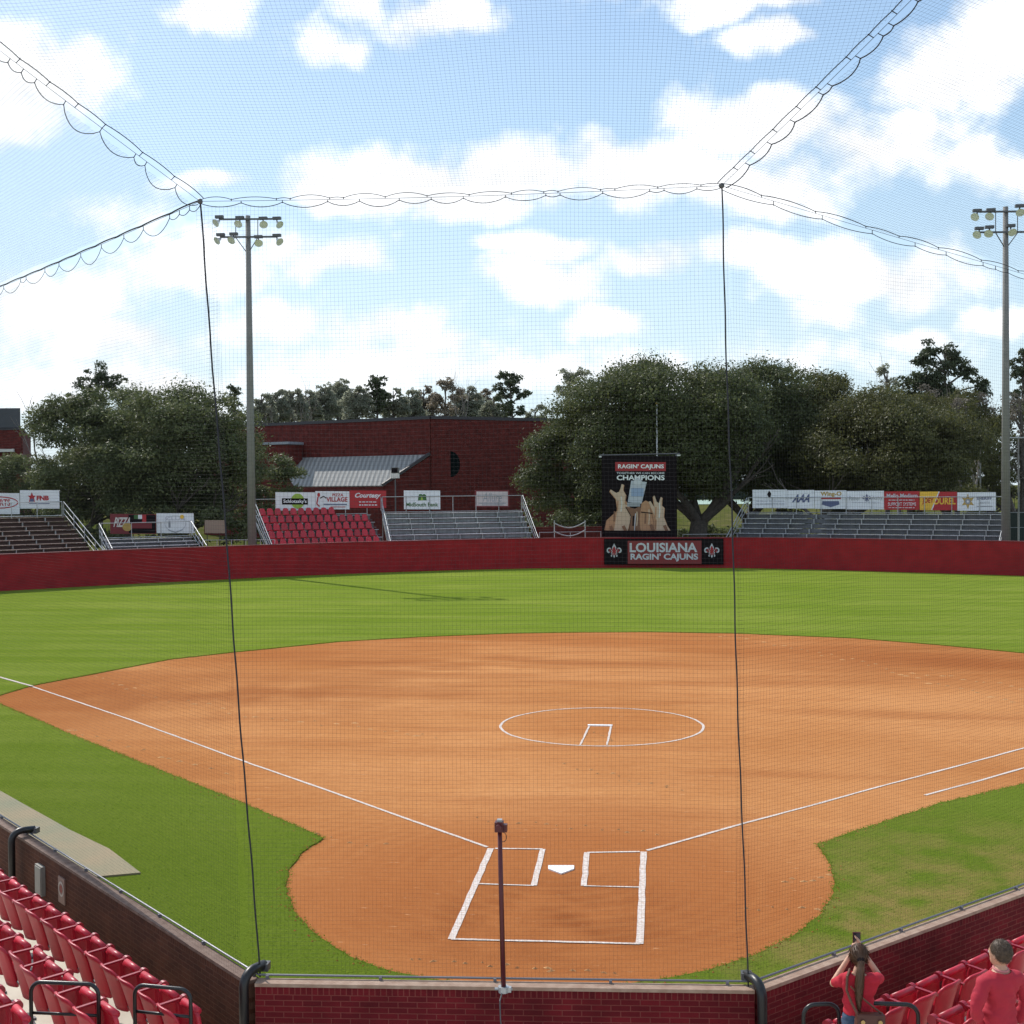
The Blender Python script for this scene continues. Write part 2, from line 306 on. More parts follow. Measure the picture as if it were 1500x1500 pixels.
# ------------------------------------------------------------------ ground materials
def ground_mat(name, kind):
    m=bpy.data.materials.new(name); m.use_nodes=True; t=m.node_tree; b=t.nodes['Principled BSDF']
    b.inputs['Roughness'].default_value=1; b.inputs['Specular IOR Level'].default_value=.0
    tcn=t.nodes.new('ShaderNodeTexCoord')
    def noise(sc,det=6,stretch=(1,1,1),rot=0,rough=.55):
        mp=t.nodes.new('ShaderNodeMapping'); mp.inputs['Scale'].default_value=stretch; mp.inputs['Rotation'].default_value=(0,0,rot)
        t.links.new(tcn.outputs['Object'],mp.inputs[0]); n=t.nodes.new('ShaderNodeTexNoise'); n.inputs['Scale'].default_value=sc; n.inputs['Detail'].default_value=det; n.inputs['Roughness'].default_value=rough
        t.links.new(mp.outputs[0],n.inputs[0]); return n.outputs[0]
    def rng_(x,a,b_,c=0,d=1):
        r=t.nodes.new('ShaderNodeMapRange'); t.links.new(x,r.inputs[0]); r.inputs[1].default_value=a; r.inputs[2].default_value=b_; r.inputs[3].default_value=c; r.inputs[4].default_value=d; return r.outputs[0]
    def mixc(f,a,b_):
        x=t.nodes.new('ShaderNodeMix'); x.data_type='RGBA'; t.links.new(f,x.inputs[0])
        for i,c in ((6,a),(7,b_)):
            if isinstance(c,tuple): x.inputs[i].default_value=(*c,1)
            else: t.links.new(c,x.inputs[i])
        return x.outputs[2]
    def mul(a,b_):
        x=t.nodes.new('ShaderNodeMath'); x.operation='MULTIPLY'; t.links.new(a,x.inputs[0])
        if isinstance(b_,float): x.inputs[1].default_value=b_
        else: t.links.new(b_,x.inputs[1])
        return x.outputs[0]
    def dist(cx,cy,sx=1,sy=1):
        a=t.nodes.new('ShaderNodeVectorMath'); a.operation='SUBTRACT'; t.links.new(tcn.outputs['Object'],a.inputs[0]); a.inputs[1].default_value=(cx,cy,0)
        c=t.nodes.new('ShaderNodeVectorMath'); c.operation='MULTIPLY'; t.links.new(a.outputs[0],c.inputs[0]); c.inputs[1].default_value=(1/sx,1/sy,0)
        l=t.nodes.new('ShaderNodeVectorMath'); l.operation='LENGTH'; t.links.new(c.outputs[0],l.inputs[0]); return l.outputs['Value']
    if kind=='grass':
        c=mixc(rng_(noise(.14,5),.35,.65),(.172,.230,.034),(.240,.285,.052))
        # mowing: long streaks across the outfield
        c=mixc(rng_(noise(1.0,5,(.06,.75,1)),.40,.62,0,.8),c,(.145,.205,.022))
        c=mixc(rng_(noise(.9,6,(.35,1,1),.1),.60,.72,0,.38),c,(.32,.33,.06))
        # turf grows darker towards the stands, with brown worn patches to one side
        yy=dist(2,-24,1,1); near=rng_(yy,26,46,1,0)
        c=mixc(mul(near,.85),c,(.118,.165,.020))
        right=rng_(dist(9,-3,8,6),.3,1.3,1,0)
        c=mixc(mul(right,rng_(noise(1.1,7),.38,.60,.0,.95)),c,(.34,.215,.090))
        c=mixc(rng_(noise(5,8,rough=.8),.35,.7,0,.42),c,(.060,.115,.006))
        c=mixc(rng_(noise(34,4,rough=.7),.50,.68,0,.45),c,(.22,.28,.035))
        h=noise(26,6,rough=.7); bs,bd=.9,.04
    elif kind=='dirt':
        c=mixc(rng_(noise(.10,5),.40,.62),(.54,.250,.100),(.42,.170,.060))
        c=mixc(rng_(noise(.35,6,(.22,1.1,1)),.50,.70,0,.75),c,(.34,.122,.044))
        c=mixc(rng_(noise(1.4,6,(.15,1.2,1)),.5,.75,0,.45),c,(.58,.27,.10))
        c=mixc(mul(rng_(dist(0,13.1,1,1),11,18,0,.9),rng_(noise(.16,6,(.6,1.3,1)),.36,.58)),c,(.36,.130,.044))
        c=mixc(rng_(dist(0,-.5,6.4,6.0),.45,1.0,.92,0),c,(.375,.135,.046))
        c=mixc(mul(rng_(dist(0,-2.2,3.2,2.6),.2,1.0,1,0),rng_(noise(.9,7),.38,.60)),c,(.27,.088,.030))
        c=mixc(mul(rng_(dist(-5,24,9,4.5),.3,1.1,.8,0),rng_(noise(.45,6,(.5,1.4,1)),.42,.60)),c,(.34,.125,.045))
        c=mixc(mul(rng_(dist(-12,17,10,6),.2,1.1,.75,0),rng_(noise(.3,6),.34,.56)),c,(.30,.105,.038))
        c=mixc(mul(rng_(dist(14,26,12,7),.2,1.1,.85,0),rng_(noise(.25,6,(.5,1.4,1)),.32,.54)),c,(.30,.100,.034))
        c=mixc(rng_(dist(0,13.1,2.7,2.7),.5,1.0,.45,0),c,(.40,.150,.050))
        c=mixc(rng_(noise(9,8,(.4,1,1),rough=.75),.42,.75,0,.45),c,(.30,.095,.028))
        c=mixc(rng_(noise(12,3,(.25,1,1)),.68,.74,0,.6),c,(.66,.38,.20))
        c=mixc(rng_(noise(40,2),.66,.72,0,.7),c,(.24,.08,.03))
        c=mixc(rng_(noise(55,2),.68,.73,0,.6),c,(.68,.42,.24))
        rk=t.nodes.new('ShaderNodeTexWave'); rk.wave_type='RINGS'; rk.rings_direction='Z'; rk.inputs['Scale'].default_value=.9; rk.inputs['Distortion'].default_value=3.5; rk.inputs['Detail'].default_value=3; rk.inputs['Detail Scale'].default_value=.6; t.links.new(tcn.outputs['Object'],rk.inputs[0])
        c=mixc(mul(rng_(rk.outputs[1],.45,.95),rng_(noise(.22,5),.45,.65,0,.10)),c,(.58,.27,.10))
        h=noise(14,8,rough=.75); bs,bd=.6,.03
    else:
        c=mixc(rng_(noise(.06,6),.4,.6),(.10,.10,.035),(.065,.08,.02))  # base colour darkened to carry the shade beneath the trees
        c=mixc(rng_(noise(.5,6),.55,.7,0,.6),c,(.20,.16,.09)); h=noise(3,6); bs,bd=.5,.05
    t.links.new(c,b.inputs['Base Color'])
    bp=t.nodes.new('ShaderNodeBump'); bp.inputs['Strength'].default_value=bs; bp.inputs['Distance'].default_value=bd
    t.links.new(h,bp.inputs['Height']); t.links.new(bp.outputs[0],b.inputs['Normal'])
    MATS[name]=m; return m
M_grass=ground_mat('grass_turf','grass'); M_dirt=ground_mat('infield_dirt','dirt'); M_rough=ground_mat('rough_ground','rough')

# infield outline (measured)
dirt_px=[(-220,1110),(-120,1062),(0,1019),(50,1004),(125,990),(250,966),(350,955),(500,940),(620,933),(750,928),(850,926.5),(950,926),(1075,928),(1250,935),(1375,945),(1500,957),(1650,980),(1780,1010),(1850,1050),
 (1760,1085),(1640,1115),(1500,1149),(1375,1178),(1300,1203),(1250,1219),(1197,1238),(1214,1262),(1222,1290),(1218,1318),(1196,1347),(1160,1374),(1110,1399),(1050,1419),(990,1433),(920,1443),(820,1448),(720,1446),(640,1438),(570,1424),(510,1402),(462,1370),(430,1335),(418,1300),(424,1272),(445,1248),(474,1229),(425,1207),(367,1182),(300,1155),(200,1115),(100,1075),(50,1053),(0,1032),(-60,1042),(-160,1090)]
# keep the left tip simple: arc meets the lower edge beyond the frame
dirt_px=[q for q in dirt_px if q not in ((-220,1110),(-120,1062),(-60,1042),(-160,1090))]
dirt_px=[(-14,1024)]+dirt_px
D=[G(x,y) for x,y in dirt_px]
dirt_loop=ragged([(p.x,p.y) for p in D],.012,.14)
# outfield wall line (measured at its foot)
wall_px=[(-260,886),(-120,875),(0,866.5),(190,856),(345,848.5),(450,843.5),(560,839),(670,835.5),(780,833),(930,832),(1080,832.5),(1200,835),(1300,838),(1400,841),(1500,844),(1640,851),(1800,861)]
Wp=[G(x,y) for x,y in wall_px]
centre=Vector((0,25,0))
field=[(p.x,p.y) for p in Wp]+[(70,-10),(50,-30),(-50,-30),(-80,0)]
fill_sheet('outfield_grass',field,.022,M_grass,holes=[dirt_loop],lip=.05)
fill_sheet('infield_dirt',[(p[0]+(p[0])*.0,p[1]) for p in [( -40,-12),(45,-12),(60,45),(-45,45)]],-.002,M_dirt)
# surrounding terrain, rising gently beyond the ballpark
def terrain_z(dd): 
    t=min(max((dd-135)/75,0),1); t=t*t*(3-2*t); return -.06+3.3*t
nx,ny=60,60; mb=MB(); vs=[]
for j in range(ny):
    y=-60+ (j/(ny-1))**2.2*1500
    for i in range(nx):
        x=(i/(nx-1)-.5); x=math.copysign(abs(x*2)**1.6,x)*1200
        p=Vector((x,y,0)); dd=(p-CAM).dot(FH); vs.append((x,y,terrain_z(dd)))
mb.add(vs,[(j*nx+i,j*nx+i+1,(j+1)*nx+i+1,(j+1)*nx+i) for j in range(ny-1) for i in range(nx-1)])
tag(mb.build('ground',M_rough,smooth=True),kind='structure')
# hard courts and the path seen under the trees
M_court=mat('court_surface',(.30,.40,.33),.8,var=.1,scale=.05); M_path=mat('path_concrete',(.55,.53,.47),.9,var=.1,scale=.2)
def dsheet(name,pts,m):
    mb=MB(); n=len(pts); vs=[]
    for (px,d) in pts:
        p=CAM+FH*d+RH*((px-750)/FPX*d); vs.append((p.x,p.y,terrain_z(d)+.03))
    mb.add(vs,[tuple(range(n))]); return tag(mb.build(name,m),kind='structure')
dsheet('tennis_court',[(960,205),(1160,205),(1180,260),(970,260)],M_court)
dsheet('tennis_court',[(1410,112),(1640,112),(1640,132),(1410,132)],M_court)
dsheet('path',[(250,118),(500,118),(500,126),(250,126)],M_path)
dsheet('path',[(760,112),(900,112),(900,117),(760,117)],M_path)

# concrete pads beside the dugout walls
def padpoly(name,px):
    mb=MB(); pts=[G(x,y,.05) for x,y in px]; mb.prism(pts,-.02,.05); return tag(mb.build(name,M_pad),kind='structure')
padpoly('concrete_path',[(-120,1092),(0,1158),(100,1214),(160,1243),(206,1278),(150,1283),(60,1290),(-300,1250),(-300,1010)])

# ------------------------------------------------------------------ chalk lines
ZL=.006
def gl(px,py): p=G(px,py); return Vector((p.x,p.y))
def chalk(segs,name='chalk_line',zz=ZL,wid=.10):
    mb=MB()
    for a,b,w_ in segs:
        w_*=.80
        d=(b-a).normalized(); n=Vector((-d.y,d.x)); L=(b-a).length; k=max(2,int(L/.3)); l=[];r=[]
        for i in range(k+1):
            c=a.lerp(b,i/k); e1,e2=random.gauss(0,.004),random.gauss(0,.004)
            l.append(c+n*(w_/2+e1)); r.append(c-n*(w_/2+e2))
        vs=[(*p,zz) for p in l]+[(*p,zz) for p in r]; k1=k+1
        mb.add(vs,[(k1+i,k1+i+1,i+1,i) for i in range(k)])
    return tag(mb.build(name,M_chalk),kind='structure')
ofl,ofr=gl(719,1243),gl(943,1248); obl,obr=gl(661,1376),gl(937,1383)
bl1,bl2=gl(701,1295),gl(782,1297.5); br1,br2=gl(855,1298),gl(939,1300)
ifl,ifr=gl(795,1244),gl(860,1249)
chalk([(ofl,obl,.13)],'batters_box_line'); chalk([(ofr,obr,.13)],'batters_box_line',ZL+.0005)
chalk([(ofl+Vector((.07,0)),ifl,.075),(ofr-Vector((.07,0)),ifr,.075)],'batters_box_line',ZL+.001)
chalk([(ifl,bl2,.12),(ifr,br1,.12)],'batters_box_line',ZL+.0015)
chalk([(bl1,bl2,.055),(br2,br1,.055)],'batters_box_line',ZL+.002)
chalk([(obl,obr,.07)],'catchers_box_line',ZL+.0025)
def polych(px,w_,z=.006,n='foul_line'):
    pts=[gl(*q) for q in px]; chalk([(pts[i],pts[i+1],w_) for i in range(len(pts)-1)],n,z)
polych([(714,1241),(600,1201),(480,1158),(362,1117),(270,1083),(190,1054),(42,1004)],.085)
pts=[G(x,y,.03) for x,y in [(47,1005),(0,992),(-120,960)]]
mbf=MB(); 
for a,b in zip(pts[:-1],pts[1:]): mbf.bar(a,b,.09,.012)
tag(mbf.build('foul_line',M_chalk),kind='structure')
polych([(948,1246),(1020,1226),(1100,1203.5),(1200,1177),(1290,1152),(1400,1123),(1500,1096),(1640,1060)],.085)
polych([(1355,1165),(1430,1145),(1500,1125),(1620,1093)],.085,n='running_lane_line')
# pitching circle
cc0=gl(881,1064.5); mb=MB(); k=72; vs=[]
rx=(gl(1030,1065)-gl(732,1064)).length/2; ry=(gl(880,1037)-gl(882,1093)).length/2
cen=(gl(880,1037)+gl(882,1093))/2
for i in range(k):
    a=2*math.pi*i/k; e=random.gauss(0,.006)
    for q in (.034,-.034): vs.append((cen.x+math.cos(a)*(rx+q+e),cen.y+math.sin(a)*(ry+q+e),ZL))
mb.add(vs,[(2*i,2*((i+1)%k),2*((i+1)%k)+1,2*i+1) for i in range(k)]); tag(mb.build('pitching_circle_line',M_chalk),kind='structure')
polych([(850,1091.5),(863,1064)],.06,ZL+.003,'pitching_lane_line'); polych([(889,1091.5),(895,1064)],.06,ZL+.003,'pitching_lane_line')
a,b=gl(861,1063),gl(897,1063)
mb=MB(); mb.box(((a.x+b.x)/2,(a.y+b.y)/2,.005),((b-a).length,.15,.034)); tag(mb.build('pitchers_plate',M_plate,origin=((a.x+b.x)/2,(a.y+b.y)/2,0)),'white rubber pitching plate inside the chalk circle','pitching plate')
hp=[gl(803,1269),gl(841,1269),gl(841,1274),gl(822,1281),gl(803,1274)]
mb=MB(); mb.prism([tuple(q) for q in hp][::-1],-.01,.02); tag(mb.build('home_plate',M_plate,origin=(hp[0].x,hp[0].y,0)),'white five-sided home plate between the two batter boxes','home plate')

# crumbs of dry dirt turned up along the base paths
def cleat_marks(paths):
    mb=MB(); r=random.Random(3)
    for pts,n,w_ in paths:
        for i in range(n):
            t=i/(n-1)*(len(pts)-1); k=min(int(t),len(pts)-2); f=t-k; px=pts[k][0]+(pts[k+1][0]-pts[k][0])*f+r.gauss(0,4); py=pts[k][1]+(pts[k+1][1]-pts[k][1])*f+r.gauss(0,2.0)
            c=G(px,py); a=r.uniform(-.5,.5); L=w_*r.uniform(.35,.9); m=7
            vs=[(c.x,c.y,.022)]
            for j in range(m): b=2*math.pi*j/m; q=Vector((math.cos(b)*L*r.uniform(.7,1.1),math.sin(b)*L*.35*r.uniform(.6,1.2))); vs.append((c.x+q.x*math.cos(a)-q.y*math.sin(a),c.y+q.x*math.sin(a)+q.y*math.cos(a),-.001))
            mb.add(vs,[(0,1+j,1+(j+1)%m) for j in range(m)])
    return tag(mb.build('cleat_marks',mat('dry_dirt',(.62,.34,.155),1,spec=0)),kind='stuff',label='pale cleat marks scattered over the infield dirt')
cleat_marks([([(1055,930),(1200,955),(1330,990),(1500,1035)],34,.17),([(1340,985),(1500,1010)],10,.17),([(130,985),(220,1020),(370,1050),(520,1065),(640,1078)],32,.15),([(50,1055),(120,1075),(230,1105),(330,1130)],16,.14),([(420,1215),(560,1240)],7,.10),([(1150,1290),(1215,1285)],6,.10),([(1090,1330),(1190,1330)],6,.09),([(600,1405),(900,1425)],16,.08),([(830,1120),(1000,1160)],12,.09),([(700,1200),(960,1220)],14,.08),([(860,1075),(900,1085)],6,.09)])

# grass blades near the camera and along the turf edges
def blades(nb):
    pts=[]
    import itertools
    dl=np.array([(p.x,p.y) for p in [Vector(q) for q in dirt_loop]])
    def inside(x,y):
        px,py=dl[:,0],dl[:,1]; qx,qy=np.roll(px,-1),np.roll(py,-1)
        res=np.zeros(len(x),bool)
        for a0,b0,a1,b1 in zip(px,py,qx,qy):
            if b0==b1: continue
            cond=((b0>y)!=(b1>y))&(x<(a1-a0)*(y-b0)/(b1-b0)+a0); res^=cond
        return res
    lo=np.array([-22,-8.6]); hi=np.array([16,14])
    x=rng.uniform(lo[0],hi[0],nb); y=lo[1]+(hi[1]-lo[1])*rng.random(nb)**1.6
    ok=~inside(x,y); x,y=x[ok],y[ok]
    # fringe
    NF=15000; idx=rng.integers(0,len(dl),NF); ex=dl[idx,0]+rng.normal(0,.03,NF); ey=dl[idx,1]+rng.normal(0,.03,NF)
    ex+=rng.uniform(-.02,.02,NF); okk=ey<46
    x=np.concatenate([x,ex[okk]]); y=np.concatenate([y,ey[okk]])
    n=len(x); a=rng.uniform(0,6.28,n); h=rng.uniform(.008,.024,n); wd=rng.uniform(.006,.012,n); lean=rng.normal(0,.015,(n,2))
    V=np.zeros((n,3,3)); V[:,0]=np.stack([x-np.cos(a)*wd,y-np.sin(a)*wd,np.full(n,.018)],1); V[:,1]=np.stack([x+np.cos(a)*wd,y+np.sin(a)*wd,np.full(n,.018)],1)
    V[:,2]=np.stack([x+lean[:,0],y+lean[:,1],.02+h],1)
    return V.reshape(-1,3),3
def np_mesh(name,V,k,m,parent=None,loc=(0,0,0)):
    n=len(V)//k; me=bpy.data.meshes.new(name); me.vertices.add(len(V)); me.vertices.foreach_set('co',V.astype(np.float32).ravel())
    me.loops.add(len(V)); me.loops.foreach_set('vertex_index',np.arange(len(V),dtype=np.int32))
    me.polygons.add(n); me.polygons.foreach_set('loop_start',np.arange(0,len(V),k,dtype=np.int32)); me.polygons.foreach_set('loop_total',np.full(n,k,dtype=np.int32))
    me.materials.append(m); me.update(calc_edges=True); o=bpy.data.objects.new(name,me); C.objects.link(o)
    if parent is not None: o.parent=parent
    o.location=loc; return o
M_blade=leaf_mat('grass_blade',(.13,.205,.015),(.23,.30,.035),2.0,.45); M_blade.node_tree.nodes['Principled BSDF'].inputs['Specular IOR Level'].default_value=.1
V,k=blades(150000); tag(np_mesh('grass',V,k,M_blade),kind='stuff',label='short mown grass blades around the dirt infield')

# ------------------------------------------------------------------ front and side walls of the stands
ZT=1.20; ZD=.35
WL=G(378,1433,ZT); WR=G(1103,1443,ZT); WLL=G(0,1197,ZT); WRR=G(1500,1299,ZT)
for q in (WL,WR,WLL,WRR): q.z=0
def ext(a,b,t): return a+(b-a)*t
WLx=ext(WL,WLL,1.9); WRx=ext(WR,WRR,2.4)
def dug_wall(a,b,m,mc,name,label,thick=.125):
    d=(b-a).normalized(); n=Vector((-d.y,d.x,0))
    if n.dot(Vector((0,-16,0))-a)<0: n=-n            # n points to the seats
    L=(b-a).length; rz=math.atan2(d.y,d.x)
    root=empty(name,a,rz); tag(root,label,'wall','brick walls between the seats and the field')
    sgn=1 if n.dot(Vector((-math.sin(rz),math.cos(rz),0)))>0 else -1
    mb=MB(); y0,y1=0,sgn*thick
    mb.box((L/2,(y0+y1)/2,(ZT-.036-.1)/2),(L,thick,ZT-.036+.1)); w_=mb.build('brickwork',m,root)
    mb=MB(); mb.box((L/2,(y0+y1)/2,ZT-.018),(L,thick+.03,.036)); mb.build('coping',mc,root)
    mb=MB(); mb.tube([(0,-sgn*.01,ZT+.035),(L*.5,-sgn*.012,ZT+.03),(L,-sgn*.01,ZT+.035)],.012,8)
    for i in range(int(L/1.2)+1): mb.box((i*1.2+.1,0,ZT+.01),(.03,.04,.05))
    mb.build('net_rail',mat('rail_grey',(.17,.17,.19),.5,.4),root)
    return root,d,n
fw,fd,fn=dug_wall(WL,WR,M_brickseat,M_cap,'brick_wall','low dark red brick wall with tan coping straight behind home plate')
lw,ld,ln=dug_wall(WL,WLx,M_brickbrown,M_capb,'brick_wall','low brown brick wall angling past the left stand seats')
rw,rd,rn=dug_wall(WR,WRx,M_brickseat,M_cap,'brick_wall','low dark red brick wall angling past the right stand seats')
# deck and steps
mb=MB(); pin=[WLx+ln*.3,WL+ln*.3,WR+rn*.3,WRx+rn*.3,Vector((30,-26,0)),Vector((-30,-26,0))]
mb.prism([(p.x,p.y) for p in pin],-.1,ZD); tag(mb.build('deck',M_conc),kind='structure')
RISE,TREAD=.20,.85
# seat row lines
L1=G(266,1474,ZT); L2=G(0,1288,ZT); R1=G(1310,1466,ZT); R2=G(1455,1400,ZT)
for q in (L1,L2,R1,R2): q.z=0
ldir=(L2-L1).normalized(); rdir=(R2-R1).normalized()
lnn=Vector((-ldir.y,ldir.x,0)); lnn=lnn if lnn.dot(Vector((0,-30,0))-L1)>0 else -lnn
rnn=Vector((-rdir.y,rdir.x,0)); rnn=rnn if rnn.dot(Vector((0,-30,0))-R1)>0 else -rnn
def steps(o,d,n,a,b,rows):
    for k in range(1,rows):
        mb=MB(); p=o+n*(k*TREAD-.50); z0,z1=ZD-.05,ZD+RISE*k
        q=[p+d*a,p+d*b,p+d*b+n*(TREAD*(rows-k)+.8),p+d*a+n*(TREAD*(rows-k)+.8)]
        mb.prism([(t.x,t.y) for t in q],z0-.0,z1); tag(mb.build('concrete_step',M_conc),kind='structure')
steps(L1,ldir,lnn,-.35,16,5); steps(R1,rdir,rnn,-.35,14,5)

# ---- stadium seat
def make_seat():
    root=empty('stadium_chair',(0,0,0))
    # backrest: curved, tapered shell; field is +y
    mb=MB(); nu,nv=8,7; T=.022
    def shell(fun,T,roll_top=True):
        fr=[];bk=[]
        for j in range(nv+1):
            for i in range(nu+1):
                p,nn=fun(i/nu*2-1,j/nv); fr.append(p+nn*T/2); bk.append(p-nn*T/2)
        o=len(fr); w1=nu+1; fs=[]
        for j in range(nv):
            for i in range(nu):
                a=j*w1+i; fs.append((a,a+w1,a+w1+1,a+1)); fs.append((o+a,o+a+1,o+a+w1+1,o+a+w1))
        for i in range(nu):
            fs.append((i,i+1,o+i+1,o+i)); a=nv*w1+i; fs.append((a,o+a,o+a+1,a+1))
        for j in range(nv):
            a=j*w1; fs.append((a,o+a,o+a+w1,a+w1)); a=j*w1+nu; fs.append((a,a+w1,o+a+w1,o+a))
        mb.add(fr+bk,fs)
    def back(s,t):
        wdt=.155+.06*t - .03*max(0,t-.8)*5*.5; z=.36+.50*t-.05*(abs(s)**4)*(t>.6)*(t-.6)*2.5; y=-.02-.13*t+.055*s*s+ (.03*max(0,t-.85)*-4)
        return Vector((s*wdt,y,z)),Vector((-.25*s,1,.2)).normalized()
    shell(back,.026); mb.build('backrest',M_seat,root,smooth=True)
    mb=MB()
    def pan(s,t):
        wdt=.205-.03*(t**3); z=.40+.37*t; y=.085+.05*math.sin(t*math.pi)+.08*t-.03*s*s
        return Vector((s*wdt,y,z)),Vector((0,1,-.2)).normalized()
    shell(pan,.05); mb.build('seat',M_seat,root,smooth=True)
    mb=MB(); mb.tube([(-.165,.155,.775),(.165,.155,.775)],.038,12); mb.build('seat_lip',M_seat,root,smooth=True)
    for s in (-1,):
        mb=MB(); x=s*.236; mb.bar((x,-.11,.775),(x,.17,.785),.034,.020); mb.tube([(x-.026,.19,.765),(x+.026,.19,.765)],.052,16); mb.build('armrest',M_seat_d,root)
        mb=MB(); mb.bar((x,.02,0),(x,.02,.77),.03,.05); mb.box((x,.05,.012),(.06,.24,.024)); mb.build('leg',M_iron,root)
    mb=MB(); mb.tube([(-.235,.03,.42),(.235,.03,.42)],.014,8); mb.build('hinge_bar',M_iron,root)
    return root
seat0=make_seat(); used=[False]
ORD=['first','second','third','fourth','fifth','sixth','seventh','eighth','ninth','tenth','eleventh','twelfth','thirteenth','fourteenth','fifteenth','sixteenth','seventeenth','eighteenth']
def place_seat(pos,rz,label,group,tilt=0):
    o=seat0 if not used[0] else copy_tree(seat0); used[0]=True
    o.location=pos; o.rotation_euler=(random.gauss(0,.012),random.gauss(0,.008),rz+random.gauss(0,.015)); tag(o,label,'chair',group)
    return o
PITCH=.475
def seat_rows(o,d,n,rows,side):
    rz=math.atan2(-n.y,-n.x)-math.pi/2
    for k,(i0,i1) in enumerate(rows):
        for i in range(i0,i1):
            p=o+d*(i*PITCH)+n*(k*TREAD); p.z=ZD+RISE*k
            # skip the ones no lens near here could see
            q=p+Vector((0,0,.9))-CAM; dd=q.dot(fwd); px=750+FPX*q.dot(rgt)/dd; py=750-FPX*q.dot(upv)/dd
            if px<-45 or px>1545 or py>1585: continue
            lab='red folding chair, %s from the aisle, %s row from the %s brick wall'%(ORD[i-i0],ORD[k],side)
            place_seat(p,rz+random.gauss(0,.015),lab,'red stadium seats beside the %s brick wall'%side)
seat_rows(L1+ldir*.1,ldir,lnn,[(0,15),(0,16),(0,17),(0,18)],'left')
seat_rows(R1+rdir*-.1,rdir,rnn,[(-1,8),(0,8),(0,8)],'right')

# ---- pipe hoops at the row ends
def hoop(px0,px1,pytop0,pytop1,pymid,z_top,label):
    a=G(px0,pytop0,z_top); b=G(px1,pytop1,z_top); r=.055; root=empty('handrail',((a+b)/2).xy.to_3d()+Vector((0,0,ZD)))
    tag(root,label,'handrail','black pipe handrails at the row ends'); d=(b-a).normalized(); o=root.location
    pts=[Vector((a.x,a.y,ZD-.02)),Vector((a.x,a.y,z_top-r*2))]
    for t in range(1,6):
        an=t/6*math.pi/2; pts.append(a+d*(r*2)*(1-math.cos(an))+Vector((0,0,-r*2*(1-math.sin(an)))))
    pts+= [a+d*r*2,b-d*r*2]
    for t in range(1,6):
        an=t/6*math.pi/2; pts.append(b-d*(r*2)*(1-math.sin(an))+Vector((0,0,-r*2*(1-math.cos(an)))))
    pts+= [Vector((b.x,b.y,z_top-r*2)),Vector((b.x,b.y,ZD-.02))]
    mb=MB(); mb.tube([p-o for p in pts],.020,10); mb.build('hoop',M_black,root,smooth=True)
    zm=z_top-(pymid-(pytop0+pytop1)/2)*(a-CAM).dot(fwd)/FPX*1.04
    mb=MB(); mb.tube([Vector((a.x,a.y,zm))-o,Vector((b.x,b.y,zm))-o],.016,8); mb.build('middle_rail',M_black,root,smooth=True)
hoop(45,144,1438,1442,1484,1.55,'black pipe handrail, left one of the two hoops in front of the left seats')
hoop(197,279,1442,1450,1484,1.40,'black pipe handrail hoop between the left seats and the centre wall')
hoop(1177,1229,1472,1470,1515,1.32,'black pipe handrail hoop to the left of the woman with a ponytail')
hoop(1262,1345,1469,1472,1515,1.40,'black pipe handrail hoop beside the first red seats of the right stand')

# ---- padded black posts hooking over the wall
def hook_post(base_px,base_py,inward,label,lean):
    t=G(base_px,base_py,ZT); t.z=0; o=t+inward*.27; o.z=ZD
    root=empty('net_post',o); tag(root,label,'post','black posts that hook over the brick wall')
    z=ZT+.10; a=o+Vector((0,0,0)); top=Vector((o.x,o.y,z-.14))
    pts=[a+Vector((0,0,-.02)),top]
    over=t-inward*.07; 
    for k in range(1,7):
        an=k/6*math.pi/2; h=Vector((over.x-o.x,over.y-o.y,0)); pts.append(Vector((o.x,o.y,0))+h*.45*(1-math.cos(an))+Vector((0,0,z-.14+.14*math.sin(an))))
    pts.append(Vector((over.x,over.y,z-.012)))
    mb=MB(); mb.tube([p-o for p in pts],.05,14); mb.build('padding',M_blackpad,root,smooth=True)
    mb=MB(); mb.box(Vector((over.x,over.y,z-.03))-o,(.11,.11,.08),None); mb.build('end_bracket',M_iron,root)
    return root
hook_post(381,1428,((ln+fn)/2).normalized(),'black padded post hooking over the left corner of the front wall',0)
hook_post(1098,1443,((rn+fn)/2).normalized(),'black padded post hooking over the right corner of the front wall',0)
hook_post(44,1224,ln,'slim black post hooking over the brown wall beside the electrical box',0)

# ---- box and round sign on the brown wall
def wall_point(px,py,off):
    """point where the sight line meets the seat-side face of the brown wall"""
    r=ray(px,py); base=WL+ln*(.125+off); t=(base-CAM).dot(ln)/r.dot(ln); return CAM+r*t
c=wall_point(62,1288,0); ax=(ld,ln,UP)
mb=MB(); mb.box(c+ln*.03,(.26,.06,.42),ax); e=mb.build('electrical_box',mat('box_grey',(.22,.21,.19),.6,var=.1,scale=5),origin=c-UP*.21); tag(e,'grey electrical box fixed to the brown brick wall','box')
mb=MB(); mb.box(c+ln*.065,(.22,.01,.38),ax); mb.build('door',mat('box_door',(.26,.25,.22),.5),e,origin=c-UP*.21)
c=wall_point(92,1304,0); mb=MB(); mb.box(c+ln*.012,(.24,.02,.36),ax); s=mb.build('wall_sign',mat('faded_sign',(.24,.15,.12),.6),origin=c-UP*.18); tag(s,'small faded sign with a ring emblem on the brown brick wall','sign')
mb=MB(); o3=c-UP*.18
for r0,r1,mi in ((.105,.075,0),(.05,.02,1)):
    mb.cur=mi; vs=[]
    for i in range(24):
        a=i/24*2*math.pi
        for rr in (r0,r1): vs.append(c+ln*.026+ld*math.cos(a)*rr+UP*(math.sin(a)*rr+.02))
    mb.add(vs,[(2*i,2*i+1,2*((i+1)%24)+1,2*((i+1)%24)) for i in range(24)])
